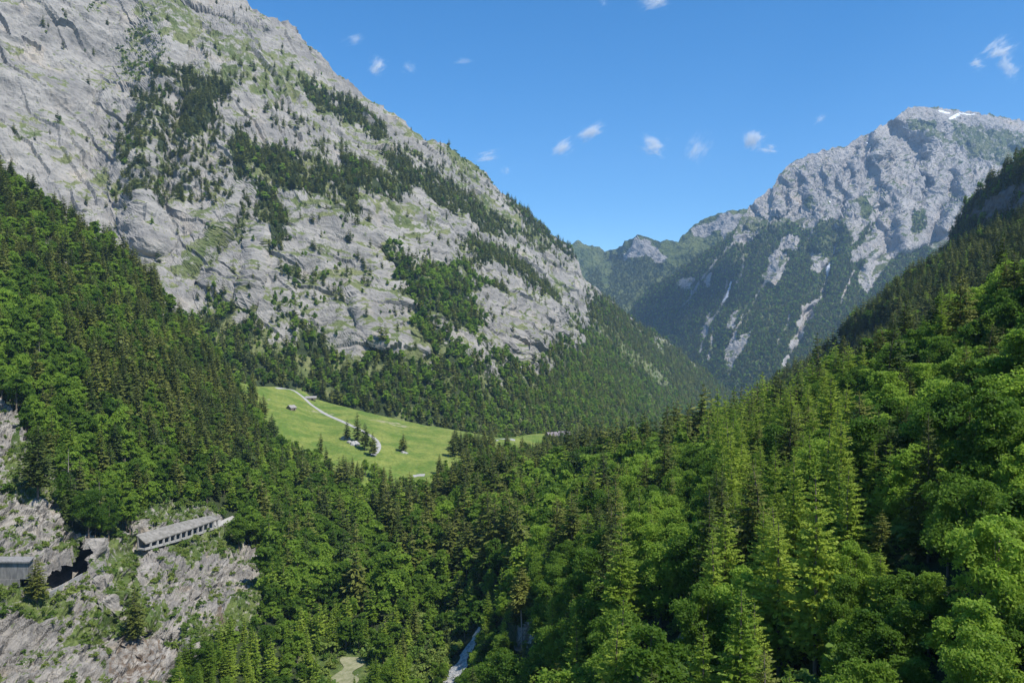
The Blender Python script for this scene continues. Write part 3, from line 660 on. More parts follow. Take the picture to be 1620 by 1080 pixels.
def broadleaf(seed, lod=0, shrub=False, open_=0):
    r = np.random.default_rng(seed)
    nl = (34, 20, 10)[lod]; nf = (21000, 2800, 190)[lod]; sz = (.0098, .024, .082)[lod]
    if shrub: nl, nf, sz = (9, 5, 5)[lod], (700, 260, 70)[lod], (.05, .08, .16)[lod]
    cw = r.uniform(.21, .32) if not shrub else r.uniform(.5, .75); zc = .6 if not shrub else .45; ch = .40 if not shrub else .5
    lob = []
    for k in range(nl):
        d = rand_unit(r, 1)[0]; q = r.uniform(.35, 1.0) ** .6
        c = np.array([d[0] * cw * q * .9, d[1] * cw * q * .9, zc + d[2] * ch * q * .92])
        taper = 1 - .35 * max(0, (c[2] - zc) / ch)
        lob.append((c * np.array([taper, taper, 1]), cw * r.uniform(.17, .40) * (1.15 if lod == 2 else 1)))
    lob.append((np.array([0, 0, zc - .05]), cw * .5)); lob.append((np.array([r.normal(0, .04), r.normal(0, .04), zc + ch * .7]), cw * .28))
    wgt = np.array([l[1] ** 2 for l in lob]); wgt /= wgt.sum()
    per = (26, 9, 1)[lod] if not shrub else (12, 6, 1)[lod]; ns = nf // per
    pick = r.choice(len(lob), ns, p=wgt)
    cen = np.array([l[0] for l in lob])[pick]; rr = np.array([l[1] for l in lob])[pick]
    d = rand_unit(r, ns); d[:, 2] = np.where(d[:, 2] < -.3, -d[:, 2] * .6, d[:, 2]); d /= np.linalg.norm(d, axis=1)[:, None]
    if lod == 0 and not shrub:
        hole = rand_unit(r, 7) * np.array([cw, cw, ch]) * .8 + np.array([0, 0, zc])
    sc = cen + d * (rr * r.uniform(.5, 1.22, ns))[:, None] * np.array([1, 1, .85])
    sn = d * .6 + rand_unit(r, ns) * .45 + np.array([0, 0, .55]); sn /= np.linalg.norm(sn, axis=1)[:, None]
    if lod == 0 and not shrub:
        far_ = np.min(np.linalg.norm(sc[:, None] - hole[None], axis=-1), 1) > cw * .34
        sc, sn, rr = sc[far_], sn[far_], rr[far_]
    sc, sn, rr = np.repeat(sc, per, 0), np.repeat(sn, per, 0), np.repeat(rr, per)
    off = r.normal(size=(len(sc), 3)); off -= sn * ((off * sn).sum(1) * .72)[:, None]
    pos = sc + off * (rr * (.27 if per > 1 else 0))[:, None]
    if not shrub:
        keep = pos[:, 2] < 1.02; pos, sn = pos[keep], sn[keep]
    d = sn
    n = sn * .8 + rand_unit(r, len(sn)) * .8; n /= np.linalg.norm(n, axis=1)[:, None]
    u = np.cross(n, rand_unit(r, len(d))); u /= np.linalg.norm(u, axis=1)[:, None]; v = np.cross(n, u)
    s = sz * r.uniform(.6, 1.35, len(d))[:, None]
    crown = kites(pos, u * s * 1.25, v * s * .8)
    parts = []
    th = .014 if not shrub else .012
    top = np.array([r.normal(0, .02), r.normal(0, .02), zc + .12])
    parts.append(tube([(0, 0, -.04), (0, 0, .12), top * .6, top], [th * 1.3, th, th * .8, th * .35], (6, 5, 3)[lod]))
    for k in range((9, 5, 0)[lod] if not shrub else (3, 0, 0)[lod]):
        c = lob[k][0]; st = np.array([0, 0, min(.2 + .05 * k, c[2] * .7)])
        parts.append(tube([st, (st + c) / 2 + np.array([0, 0, -.02]), c], [th * .55, th * .35, th * .12], 4))
    return join(parts), crown

KMAT = {'spruce': M_SPRUCE, 'larch': M_LARCH, 'broadleaf': M_BROAD, 'shrub': M_SHRUB}
PROTO = {}                                   # (kind, lod) -> list of (trunk mesh, crown mesh, joined mesh)
def make_proto(kind, lod, nvar, seed0):
    out = []
    for k in range(nvar):
        t, c = conifer(seed0 + k, kind, lod) if kind in ('spruce', 'larch') else broadleaf(seed0 + k, lod, kind == 'shrub')
        tm = mesh_np(kind + '_trunk', *t, [M_BARK], smooth=True); cm = mesh_np(kind + '_crown', *c, [KMAT[kind]])
        V, F = join([t, c]); mi = np.r_[np.zeros(len(t[1]), int), np.ones(len(c[1]), int)]
        out.append((tm, cm, mesh_np(kind, V, F, [M_BARK, KMAT[kind]], mi)))
    PROTO[kind, lod] = out
for i, k in enumerate(('spruce', 'larch', 'broadleaf', 'shrub')):
    for lod, nv in ((0, 7), (1, 5), (2, 4)): make_proto(k, lod, nv, 1000 * i + 100 * lod)

# ------------------------------------------------------------------ scatter
def scatter(s, density, spacing, rows=None):
    """random points on a sheet: about one per cell of the given spacing (m, or an array over the sheet's quads), thinned by density (ny, nx)"""
    P = s.P; a = P[:-1, :-1]; b = P[1:, :-1]; c = P[1:, 1:]; d = P[:-1, 1:]
    area = .5 * np.linalg.norm(np.cross(c - a, d - b), axis=-1)
    horiz = area * np.clip(s.n[:-1, :-1, 2], .25, 1)
    sp = np.broadcast_to(spacing, area.shape)
    lam = 2.2 * horiz / sp ** 2 * (density[:-1, :-1] > 0)
    k = rng.poisson(lam); iy, ix = np.nonzero(k); rep = k[iy, ix]; iy = np.repeat(iy, rep); ix = np.repeat(ix, rep)
    fu, fv = rng.random(len(iy)), rng.random(len(iy))
    p = (a[iy, ix] * ((1 - fu) * (1 - fv))[:, None] + b[iy, ix] * (fu * (1 - fv))[:, None] + c[iy, ix] * (fu * fv)[:, None] + d[iy, ix] * ((1 - fu) * fv)[:, None])
    o = rng.permutation(len(p)); p, iy, ix = p[o], iy[o], ix[o]; spp = sp[iy, ix]
    # one per cell
    q = np.floor(p[:, 0] / spp).astype(np.int64) * 1000003 + np.floor(p[:, 1] / spp).astype(np.int64) * 7919 + np.floor(p[:, 2] / (spp * 1.5)).astype(np.int64)
    _, first = np.unique(q, return_index=True)
    p, iy, ix = p[first], iy[first], ix[first]
    keep = rng.random(len(p)) < density[iy, ix]
    return p[keep], iy[keep], ix[keep]

TREES = []                                   # [kind, x, y, z, height, width factor, zone]
def add_trees(p, kinds, h, zone):
    for q, k, hh in zip(p, kinds, h): TREES.append([k, q[0], q[1], q[2], hh, zone])

def grow(p, kinds):
    n = len(p); g = rng.random(n)
    h = np.where(kinds == 'spruce', 19 + 14 * g, np.where(kinds == 'larch', 19 + 11 * g, np.where(kinds == 'broadleaf', 13 + 10 * g, 2.0 + 2.6 * g)))
    return h

def pick(ws):
    """ws: dict kind -> array of weights"""
    ks = list(ws); W = np.stack([ws[k] for k in ks], 1); W = W / W.sum(1, keepdims=True); cu = W.cumsum(1)
    i = (rng.random(len(W))[:, None] > cu).sum(1); return np.array(ks)[np.minimum(i, len(ks) - 1)]

# near slopes
x, y = sheetN.PX, sheetN.PY; Pn = sheetN.P
den = np.full(x.shape, .97); den[sheetN.D < 46 * S] = 0
cl = inside(CLIFF, x + 6 * noise(Pn / 14), y + 6 * noise(Pn / 14 + 5))
den[cl] = 0
for p in BARE_N + [CLEAR]: den[inside(p, x + 4 * noise(Pn / 10), y + 3 * noise(Pn / 10 + 2))] = 0
den[(line_dist(STREAM, x, y) < 11)] = 0
den[inside([(775,950),(840,960),(850,1030),(800,1050),(770,1030)], x, y)] *= .1
den[inside([(660,1010),(715,1000),(690,1100),(640,1110)], x, y)] *= .35
spc = np.where(x < 480, 6.6, np.where(x > 1300, 6.8, 6.4)); 
p, iy, ix = scatter(sheetN, den, spc[:-1, :-1])
cx, cy = proj(p + np.array([0, 0, 14.0]))
n = len(p); Wb, Ws, Wl = np.full(n, .62), np.full(n, .28), np.full(n, .10)
def region(poly, b, s_, l):
    m = inside(poly, cx + rng.normal(0, 12, n), cy + rng.normal(0, 10, n)); Wb[m], Ws[m], Wl[m] = b, s_, l
region([(-600,200),(450,200),(600,800),(600,1100),(-600,1100)], .80, .15, .05)
region([(-600,-300),(0,200),(200,350),(400,600),(330,540),(0,420),(-600,300)], .42, .54, .04)
region([(100,470),(330,560),(430,620),(520,700),(500,770),(330,720),(150,640)], .30, .66, .04)
region([(800,690),(900,670),(1110,620),(1130,700),(900,760),(800,800)], .45, .48, .07)
region([(580,690),(640,690),(800,690),(810,860),(760,930),(620,860)], .34, .60, .06)
region([(830,740),(1150,720),(1160,1000),(830,1000)], .80, .10, .10)
region([(600,860),(850,900),(1150,960),(1150,1100),(600,1100)], .72, .12, .16)
region([(400,640),(560,740),(640,900),(420,900)], .76, .19, .05)
region([(1090,670),(1200,560),(1360,580),(1345,700),(1200,760)], .10, .12, .78)
region([(1140,750),(1345,750),(1355,1250),(1140,1250)], .10, .04, .86)
region([(290,970),(640,940),(700,1200),(260,1200)], .36, .0, .64)
region([(640,930),(840,900),(900,1000),(900,1200),(700,1200)], .72, .08, .20)
region([(1330,570),(1640,380),(2200,200),(2200,1200),(1350,1200)], .76, .17, .07)
kn = pick({'broadleaf': Wb, 'spruce': Ws, 'larch': Wl})
hn = grow(p, kn) * np.where((cx < 470) & (cy < 820), 1.0, 1.15) * np.where(rng.random(len(p)) < .18, rng.uniform(.45, .8, len(p)), rng.uniform(.8, 1.12, len(p))); hn *= np.clip(.45 + (p[:, 1] - 60) / 110, .45, 1) * np.where((p[:, 1] < 190) & (cx > 1345), np.where(kn == 'broadleaf', .9, .78), 1); low = (cx > 290) & (cx < 720) & (cy > 930); hn[low] *= .62
edge = inside([(640,900),(860,880),(900,1090),(640,1090)], cx, cy); hn[edge] *= .72
gall = line_dist([(232,840),(290,825),(345,812)], *proj(p)) < 26; 
bx_, by_ = proj(p); front = inside([(215,845),(350,800),(380,830),(380,900),(215,900)], bx_, by_); keepm = ~(front | (gall & (by_ > 822)))
add_trees(p[keepm], kn[keepm], hn[keepm], 'near')
# scrub on the gorge cliff and at the wood's edge
den = np.zeros(x.shape); g_ = sheetN.att['grass'] + .25 * noise(Pn / 5)
den[cl] = np.clip((g_[cl] - .27) * 2.4, 0, .85); den[inside(CAVE, x, y) | (line_dist(ROADC, x, y) < 8)] = 0
den[inside([(655,940),(785,930),(800,1010),(770,1120),(640,1120)], x, y) & (line_dist(STREAM, x, y) > 13)] = .7
den[inside([(470,1010),(620,1000),(660,1060),(650,1180),(470,1180)], x, y) & ~inside([(530,1045),(566,1032),(580,1060),(570,1110),(520,1110)], x, y)] = .55
den[inside([(800,960),(870,950),(880,1040),(800,1050)], x, y)] = .12
den[inside(BARE_N[4], x, y)] = .5
den = np.where(~cl & (sheetN.D < 190 * S) & (y > 700) & (den == 0) & (line_dist(STREAM, x, y) > 13) & (sheetN.D > 34 * S), .5, den)
p, iy, ix = scatter(sheetN, den, 3.0)
hs = rng.uniform(.7, 2.6, len(p)) * np.where(rng.random(len(p)) < .12, 1.8, 1)
hs = hs * np.where(inside(CLIFF, *proj(p)), 1.1, 2.0)
add_trees(p, np.array(['shrub'] * len(p)), hs, 'scrub')

# meadow margins, behind and below
x, y = sheetG.PX, sheetG.PY; Pg = sheetG.P
MEADOW = [(396,611),(440,611),(480,618),(500,630),(560,645),(640,663),(752,689),(775,693),(770,705),(720,708),(690,742),(665,756),(640,750),(600,735),(560,738),(520,722),(470,700),(430,672),(405,640)]
MEAD2 = [(800,694),(835,686),(870,688),(868,702),(840,712),(800,706)]
den = np.where(inside(MEADOW, x, y) | inside(MEAD2, x, y) | inside([(750,680),(900,680),(920,700),(750,712)], x, y) | (x < 395), 0, .95)
den[(x > 560) & (y < 690) & (x < 750)] = 0
p, iy, ix = scatter(sheetG, den, 6.5)
kk = pick({'broadleaf': np.full(len(p), .3), 'spruce': np.full(len(p), .7)}); hh = grow(p, kk) * .78
add_trees(p, kk, hh, 'meadow')

# limestone mountain
den, spm = woodA(sheetA.P, sheetA.PX, sheetA.PY, sheetA.n)
den = den * (sheetA.PY > -60) ; den[(sheetA.PX < -250)] = 0
p, iy, ix = scatter(sheetA, den, 7.0)
s_ = spm[iy, ix]; kk = np.where(s_ < 0, 'shrub', np.where(rng.random(len(p)) < s_, 'spruce', 'broadleaf'))
hh = grow(p, kk) * np.where(kk == 'shrub', 2.0, 1.0) * np.where(sheetA.PY[iy, ix] < 420, .85, .9) * rng.uniform(.6, 1.1, len(p))
hh *= np.where((den[iy, ix] < .6) & (kk == 'broadleaf'), .6, 1)
add_trees(p, kk, hh, 'mountain')

# ridge and slope on the right
cl = inside([(1526,356),(1545,335),(1580,310),(1640,285),(1640,345),(1560,352)], sheetH.PX, sheetH.PY)
p, iy, ix = scatter(sheetH, np.where(cl, .08, .9), 7.0)
kk = pick({'spruce': np.full(len(p), .8), 'broadleaf': np.full(len(p), .2)}); add_trees(p, kk, grow(p, kk) * .8, 'ridge')
cl = inside(M_CLIFF, sheetM.PX, sheetM.PY)
p, iy, ix = scatter(sheetM, np.where(cl, .04, .95), 6.4)
kk = pick({'spruce': np.full(len(p), .74), 'larch': np.full(len(p), .16), 'broadleaf': np.full(len(p), .1)}); add_trees(p, kk, grow(p, kk) * .95, 'slope')

# far mountain and far ridge
rock, snow = woodE(sheetE.P, sheetE.PX, sheetE.PY)
thin = .5 + .5 * sstep(330, 470, sheetE.PY)
den = np.where(rock | (snow > .2), 0, thin) * (sheetE.PY > 340) * (sheetE.PX < 1560) * (sheetE.PX > 940)
p, iy, ix = scatter(sheetE, den, 9.5)
kk = pick({'spruce': np.full(len(p), .72), 'broadleaf': np.full(len(p), .28)}); add_trees(p, kk, grow(p, kk) * .85, 'far')
x, y = sheetF.PX, sheetF.PY; rockF = np.zeros(x.shape, bool)
for q in FROCK + FGRASS: rockF |= inside(q, x + 7 * noise(sheetF.P / 150), y + 6 * noise(sheetF.P / 130 + 9))
den = np.where(rockF, .02, .75) * (y > 405) * (x > 880)
p, iy, ix = scatter(sheetF, den, 11)
add_trees(p, np.array(['spruce'] * len(p)), rng.uniform(14, 24, len(p)), 'far')

# ------------------------------------------------------------------ trees as things
SINGLE = []                                  # world spots kept clear around the named trees
def tree(kind, mesh_pair, loc, h, rot, label, cat, group=None, wf=1.0, name=None):
    e = bpy.data.objects.new(name or kind + '_tree', None); e.empty_display_size = .1; COL.objects.link(e)
    e.location = loc; e.rotation_euler = (0, 0, rot); e.scale = (h * wf, h * wf, h)
    tag(e, label, cat, group)
    t = link('trunk', mesh_pair[0], e); c = link('crown', mesh_pair[1], e)
    return e

def tree_at(kind, px, py, h, label, sheet=None, var=0, lod=0, wf=1.0, mesh_pair=None, name=None, cat=None, group=None, face=0.0):
    q = hit_px(sheet or sheetN, px, py); SINGLE.append((q.x, q.y, 4.5 if sheet is None else 6, q.z))
    pr = mesh_pair or PROTO[kind, lod][var % len(PROTO[kind, lod])][:2]
    return tree(kind, pr, q, h, face, label, cat or 'tree', group, wf, name)

tree_at('spruce', 638, 714, 19, 'lone dark spruce standing by itself on the open meadow', sheetG, 1, wf=1.5, lod=1)
for px, py, h, va, lb in ((549, 696, 22, 2, 'spruce over the grey boulders at the copse by the meadow road, highest upslope'), (565, 700, 31, 3, 'tallest spruce of the copse beside the meadow road'),
        (577, 712, 28, 4, 'spruce of the roadside copse next to the bend of the road'), (590, 722, 24, 0, 'lowest spruce of the meadow copse, just below the road bend')):
    tree_at('spruce', px, py, h, lb, sheetG, va, lod=1, wf=1.15)
tree_at('spruce', 60, 788, 36, 'broad dark spruce standing alone on the grey cliff edge', var=5, wf=1.25)
tree_at('spruce', 58, 951, 18, 'small dense spruce standing in front of the dark road cavern', var=2, wf=1.5)
tree_at('spruce', 213, 1014, 23, 'small dark spruce rooted on the ledge of the rock wall', var=3, wf=1.4)
tree_at('broadleaf', 378, 868, 21, 'dense round broadleaf tree next to the far end of the concrete gallery', var=1, wf=1.15)
tree_at('broadleaf', 140, 850, 24, 'leafy tree on top of the rock above the road cavern', var=2, wf=1.1)
tree_at('broadleaf', 172, 856, 20, 'leafy tree between the road cavern and the concrete gallery', var=3, wf=1.0)
tree_at('broadleaf', 1045, 1000, 19, 'bright green round maple beside the dark ravine', var=4, wf=1.25)
tree_at('larch', 1290, 1075, 31, 'tallest fresh green larch of the stand beside the dark trees', var=2)
_t, _c = conifer(77, 'bare', 0)
bare_pair = (mesh_np('bare_trunk', *_t, [M_GREYBARK], smooth=True), mesh_np('thin_crown', *_c, [M_SPRUCE]))
tree_at('spruce', 826, 1021, 27, 'thin spruce with a long bare trunk above brown earth', mesh_pair=bare_pair)
tree_at('spruce', 818, 1023, 17, 'short thin bare trunked spruce above brown earth', mesh_pair=bare_pair, face=2)
_t, _c = conifer(78, 'dead', 1)
dead_pair = (mesh_np('dead_trunk', *_t, [M_GREYBARK], smooth=True), mesh_np('dead_crown', *_c, [M_DEAD]))
for px, py, h, lb in ((62, 600, 24, 'dead grey bare spruce among the green trees of the steep slope'), (108, 788, 26, 'dead grey spruce skeleton beside the dark cliff edge spruce'), (157, 842, 26, 'slim dead trunk rising out of the leafy tree above the cavern')):
    tree_at('dead', px, py, h, lb, mesh_pair=dead_pair, name='dead_tree', wf=1.25)
_t, _c = conifer(79, 'dead', 1)

# ------------------------------------------------------------------ the other trees: largest in view one by one, the rest as woods
T = TREES
XYZ = np.array([[t[1], t[2], t[3]] for t in T]); H = np.array([t[4] for t in T]); K = np.array([t[0] for t in T]); Z_ = np.array([t[5] for t in T])
ok = np.ones(len(T), bool)
for sx, sy, rr, sz in SINGLE: ok &= ~((np.hypot(XYZ[:, 0] - sx, XYZ[:, 1] - sy) < rr) & (np.abs(XYZ[:, 2] - sz) < 25))
OPEN = [(398,612),(440,612),(500,632),(560,645),(750,690),(715,725),(690,742),(665,753),(640,746),(600,730),(560,720),(520,716),(490,702),(450,692),(430,665),(412,638)]
tx, ty = proj(XYZ + np.stack([0 * H, 0 * H, H * .93], 1)); bx0, by0 = proj(XYZ); nearz = np.isin(Z_, ['near', 'meadow', 'scrub'])
ok &= ~(nearz & inside(OPEN, tx, ty) & (rng.random(len(H)) > .05))
ok &= ~((Z_ == 'mountain') & inside([(396,613),(440,614),(480,621),(500,634),(560,648),(752,692),(700,760),(560,740),(420,680)], bx0, by0))
hw = .13 * H / XYZ[:, 1] * FPX
for qx, qy in ((735, 1040), (741, 1030), (747, 1018), (728, 1055), (722, 1066), (716, 1076)):
    ok &= ~(nearz & (np.abs(bx0 - qx) < hw + 7) & (by0 > qy - 2) & (ty < qy + 4))
for qx, qy, ex in ((826, 1018, 4), (828, 998, 4), (842, 1006, 3), (818, 1020, 3), (1045, 985, 22), (1040, 940, 18), (1290, 1050, 8), (1290, 960, 8)):
    ok &= ~(nearz & (np.abs(bx0 - qx) < hw + ex) & (by0 > qy + 10) & (ty < qy + 4) & (by0 < 1400))
for qx, qy in ((545, 1050), (556, 1046), (540, 1064), (548, 1070), (790, 695), (815, 697), (835, 694), (850, 692)):
    ok &= ~(nearz & (np.abs(bx0 - qx) < hw + 5) & (by0 > qy - 2) & (ty < qy + 4))
XYZ, H, K, Z_ = XYZ[ok], H[ok], K[ok], Z_[ok]
PXt, PYt = proj(XYZ + np.stack([0 * H, 0 * H, H * .7], 1)); Dm = XYZ[:, 1]
PXb, PYb = proj(XYZ)
vis = (PXt > 10) & (PXt < 1610) & (PYt > 5) & (PYt < 1070)
def zone_label(k, x_, y_, d):
    noun = {'spruce': 'dark green pointed spruce', 'larch': 'light yellow-green larch', 'broadleaf': 'leafy green broadleaf tree', 'shrub': 'low green shrub'}[k]
    if k == 'shrub':
        if x_ < 450: return noun + ' growing on the grey gorge cliff', 'shrubs on the gorge cliff'
        return noun + ' growing beside the stream and brown earth', 'shrubs along the gorge floor'
    if x_ < 600 and y_ < 820 and d > 0: return noun + ' in the dense wood on the slope above the concrete gallery', k + ' trees above the gallery'
    if x_ < 660: return noun + ' in the gorge wood below the concrete gallery', k + ' trees below the gallery'
    if x_ < 1000: return noun + ' in the wood between the meadow and the stream', k + ' trees between meadow and stream'
    if x_ < 1340: return noun + ' on the wooded spur in front of the far peak', k + ' trees on the spur'
    return noun + ' on the shaded wooded slope at the photo\'s right edge', k + ' trees on the right slope'
LODOF = lambda d: np.where(d < 330, 0, np.where(d < 1000, 1, 2))
single = np.zeros(len(H), bool)
for k, mx in (('spruce', 285), ('larch', 290), ('broadleaf', 285), ('shrub', 240)):
    c = np.nonzero(vis & (K == k) & np.isin(Z_, ['near', 'scrub']))[0]
    c = c[np.argsort(-H[c] / Dm[c])][:mx]
    for i in c:
        lod = int(LODOF(Dm[i])) if k != 'shrub' else (0 if Dm[i] < 220 else 1)
        pr = PROTO[k, lod][rng.integers(len(PROTO[k, lod]))]
        lb, gr = zone_label(k, PXt[i], PYt[i], Dm[i])
        tree(k, pr[:2], tuple(XYZ[i] - np.array([0, 0, .3])), float(H[i]), float(rng.uniform(0, 6.28)), lb, 'shrub' if k == 'shrub' else 'tree', gr, float(rng.uniform(.78, 1.3) if k != 'broadleaf' else rng.uniform(.8, 1.08)), name='shrub' if k == 'shrub' else None)
    single[c] = True

def woods(name, kind, sel, label):
    """one object that spreads copies of a kind's trees over points"""
    idx = np.nonzero(sel)[0]
    if not len(idx): return
    coll = bpy.data.collections.new(kind + '_kinds'); offs = {}; c = 0
    for lod in (0, 1, 2):
        offs[lod] = (c, len(PROTO[kind, lod]))
        for pr in PROTO[kind, lod]:
            o = bpy.data.objects.new('%s_%02d' % (kind, c), pr[2]); coll.objects.link(o); c += 1
    me = bpy.data.meshes.new(name); me.vertices.add(len(idx)); me.vertices.foreach_set('co', (XYZ[idx] - np.array([0, 0, .3])).astype(np.float32).ravel())
    lod = LODOF(Dm[idx]); which = np.zeros(len(idx), np.int32)
    for l in (0, 1, 2):
        m = lod == l; which[m] = offs[l][0] + rng.integers(0, offs[l][1], m.sum())
    me.attributes.new('which', 'INT', 'POINT').data.foreach_set('value', which)
    wf = rng.uniform(.78, 1.35, len(idx)) * np.where(Z_[idx] == 'far', 1.35, 1)
    sc = np.stack([H[idx] * wf, H[idx] * wf, H[idx]], 1).astype(np.float32)
    me.attributes.new('size', 'FLOAT_VECTOR', 'POINT').data.foreach_set('vector', sc.ravel())
    ro = np.stack([rng.normal(0, .02, len(idx)), rng.normal(0, .02, len(idx)), rng.uniform(0, 6.28, len(idx))], 1).astype(np.float32)
    me.attributes.new('turn', 'FLOAT_VECTOR', 'POINT').data.foreach_set('vector', ro.ravel())
    me.update()
    ng = bpy.data.node_groups.new(name, 'GeometryNodeTree')
    ng.interface.new_socket('Geometry', in_out='INPUT', socket_type='NodeSocketGeometry'); ng.interface.new_socket('Geometry', in_out='OUTPUT', socket_type='NodeSocketGeometry')
    gi = ng.nodes.new('NodeGroupInput'); go = ng.nodes.new('NodeGroupOutput'); iop = ng.nodes.new('GeometryNodeInstanceOnPoints'); ci = ng.nodes.new('GeometryNodeCollectionInfo')
    ci.inputs['Collection'].default_value = coll; ci.inputs['Separate Children'].default_value = True; ci.inputs['Reset Children'].default_value = True
    def na(n, t):
        a = ng.nodes.new('GeometryNodeInputNamedAttribute'); a.data_type = t; a.inputs[0].default_value = n; return a.outputs[0]
    L = ng.links
    L.new(gi.outputs[0], iop.inputs['Points']); L.new(ci.outputs[0], iop.inputs['Instance']); iop.inputs['Pick Instance'].default_value = True
    L.new(na('which', 'INT'), iop.inputs['Instance Index']); L.new(na('turn', 'FLOAT_VECTOR'), iop.inputs['Rotation']); L.new(na('size', 'FLOAT_VECTOR'), iop.inputs['Scale'])
    L.new(iop.outputs[0], go.inputs[0])
    o = link(name, me); md = o.modifiers.new('spread', 'NODES'); md.node_group = ng
    tag(o, label, 'forest', kind='stuff')
rest = ~single
woods('spruce_forest', 'spruce', rest & (K == 'spruce'), 'dark spruce woods covering the slopes and mountain ledges')
woods('broadleaf_forest', 'broadleaf', rest & (K == 'broadleaf'), 'fresh green broadleaf woods on the valley sides')
woods('larch_forest', 'larch', rest & (K == 'larch'), 'light green larches scattered through the slope woods')
woods('shrubbery', 'shrub', rest & (K == 'shrub'), 'low green scrub on cliffs and rock ledges')

# ------------------------------------------------------------------ road, stream, clearing
def ribbon(name, sheet, line, width, mat, lift=.12, n=60, wob=0.0):
    l = np.array(line, float); seg = np.r_[0, np.cumsum(np.hypot(*np.diff(l, axis=0).T))]; t = np.linspace(0, seg[-1], n)
    px = np.interp(t, seg, l[:, 0]); py = np.interp(t, seg, l[:, 1])
    c = np.array([hit_px(sheet, a, b) for a, b in zip(px, py)])
    for _ in range(3): c[1:-1] = (c[:-2] + 2 * c[1:-1] + c[2:]) / 4
    tg = np.gradient(c[:, :2], axis=0); tg /= np.linalg.norm(tg, axis=1)[:, None]; nr = np.stack([-tg[:, 1], tg[:, 0]], 1)
    V = []
    for i in range(n):
        for s in (-1, -.33, .33, 1):
            wd = width[i * len(width) // n] if isinstance(width, (list, tuple)) else width
            x_, y_ = c[i, :2] + nr[i] * s * wd / 2 * (1 + wob * math.sin(i * .55 + s * 2.1))
            z_ = drop(sheet, x_, y_); V.append((x_, y_, (z_ if z_ is not None else c[i, 2]) + lift))
    F = [(i * 4 + k, i * 4 + k + 1, i * 4 + 5 + k, i * 4 + 4 + k) for i in range(n - 1) for k in range(3)]
    return tag(link(name, mesh_np(name, V, F, [mat], smooth=True)), kind='structure')
ribbon('road', sheetG, [(437,614),(455,614),(468,619),(482,630),(492,640),(515,655),(545,668),(562,676),(580,685),(594,694),(600,703),(599,711),(590,720)], 5.2, M_ROAD)
ribbon('road', sheetN, [(342,833),(352,828),(362,824),(372,820)], 3.4, M_ROAD, lift=.5, n=16)
ribbon('road', sheetG, [(654,753),(662,751.5),(672,751)], 6, M_ROAD, n=16)
ribbon('forecourt', sheetG, [(778,697),(790,693),(815,696)], 9, M_ROAD, n=16)
m, nt, b = mat_new('stream_water'); tc = N(nt, 'ShaderNodeNewGeometry').outputs['Position']
nz = noise_node(nt, .9, tc, 6, .7)
nt.links.new(mixc(nt, maprange(nt, nz, .36, .56), (.12, .125, .12), (.44, .44, .42)), b.inputs['Base Color']); b.inputs['Roughness'].default_value = .65
bp = N(nt, 'ShaderNodeBump'); bp.inputs['Strength'].default_value = .6; bp.inputs['Distance'].default_value = .3; nt.links.new(nz, bp.inputs['Height']); nt.links.new(bp.outputs[0], b.inputs['Normal'])
ribbon('stream', sheetN, STREAM, (9, 8.5, 8, 7, 6.5, 5.5, 4.5, 3.5), m, lift=.5, n=50, wob=.25)
M_SAND = plain_mat('sandy_clearing', (.17, .18, .085), (.29, .275, .17), 2.2)
ribbon('path', sheetN, [(540,1100),(545,1075),(552,1055),(562,1040)], 9, M_SAND, lift=.35, n=24, wob=.45)

# ------------------------------------------------------------------ concrete gallery, tunnel mouth, huts, boulders
def boxv(o, ax, ay, az):
    """box from corner o along three edge vectors"""
    o, ax, ay, az = map(np.asarray, (o, ax, ay, az))
    V = np.array([o, o + ax, o + ax + ay, o + ay, o + az, o + ax + az, o + ax + ay + az, o + ay + az])
    F = np.array([(0, 3, 2, 1), (4, 5, 6, 7), (0, 1, 5, 4), (1, 2, 6, 5), (2, 3, 7, 6), (3, 0, 4, 7)])
    return V, F
def sweep(prof_pts, closed_ends=True):
    """strip solid: list of rings of equal length"""
    n = len(prof_pts); k = len(prof_pts[0]); V = np.array(prof_pts).reshape(-1, 3)
    F = [(i * k + j, i * k + (j + 1) % k, (i + 1) * k + (j + 1) % k, (i + 1) * k + j) for i in range(n - 1) for j in range(k)]
    F += [(0, 1, 2, 3), ((n - 1) * k + 3, (n - 1) * k + 2, (n - 1) * k + 1, (n - 1) * k)]
    return V, np.array(F)
def empty(name, loc, label, cat, group=None):
    e = bpy.data.objects.new(name, None); e.location = loc; COL.objects.link(e); return tag(e, label, cat, group)
def part(name, vf, mat, parent):
    V, F = vf; V = np.asarray(V, float) - np.array(parent.location)
    return link(name, mesh_np(name, V, F, [mat]), parent)

gx = np.array([228.5, 240, 255, 270, 285, 300, 315, 330, 346.0])
front_top = np.interp(gx, [226.8, 260, 300, 344.9], [859.2, 848.5, 835.5, 819.6])
front_bot = np.interp(gx, [226.8, 260, 300, 344.9], [868, 859.5, 848.0, 832])
back_top = np.interp(gx, [226.8, 260, 290, 320, 346], [846.0, 836.5, 827.5, 820.5, 815.0])
_h = np.array([hit_px(sheetN, a, b).y for a, b in zip(gx, front_bot)])
GD = np.polyval(np.polyfit(gx, _h, 2), gx); GD -= np.max(GD - _h) + 1.0       # the open front stands just clear of the slope
ft = unproj(gx, front_top, GD); fb = unproj(gx, front_bot, GD)
tang = np.gradient(ft, axis=0); tang /= np.linalg.norm(tang, axis=1)[:, None]
inn = np.stack([-tang[:, 1], tang[:, 0], 0 * tang[:, 0]], 1); inn /= np.linalg.norm(inn, axis=1)[:, None]       # into the hillside
inn[inn[:, 1] < 0] *= -1
gal = empty('avalanche_gallery', tuple(fb[0]), 'open sided concrete avalanche gallery with a row of pillars above the cliff', 'gallery')
up = np.array([0, 0, 1.0]); RW = 5.6
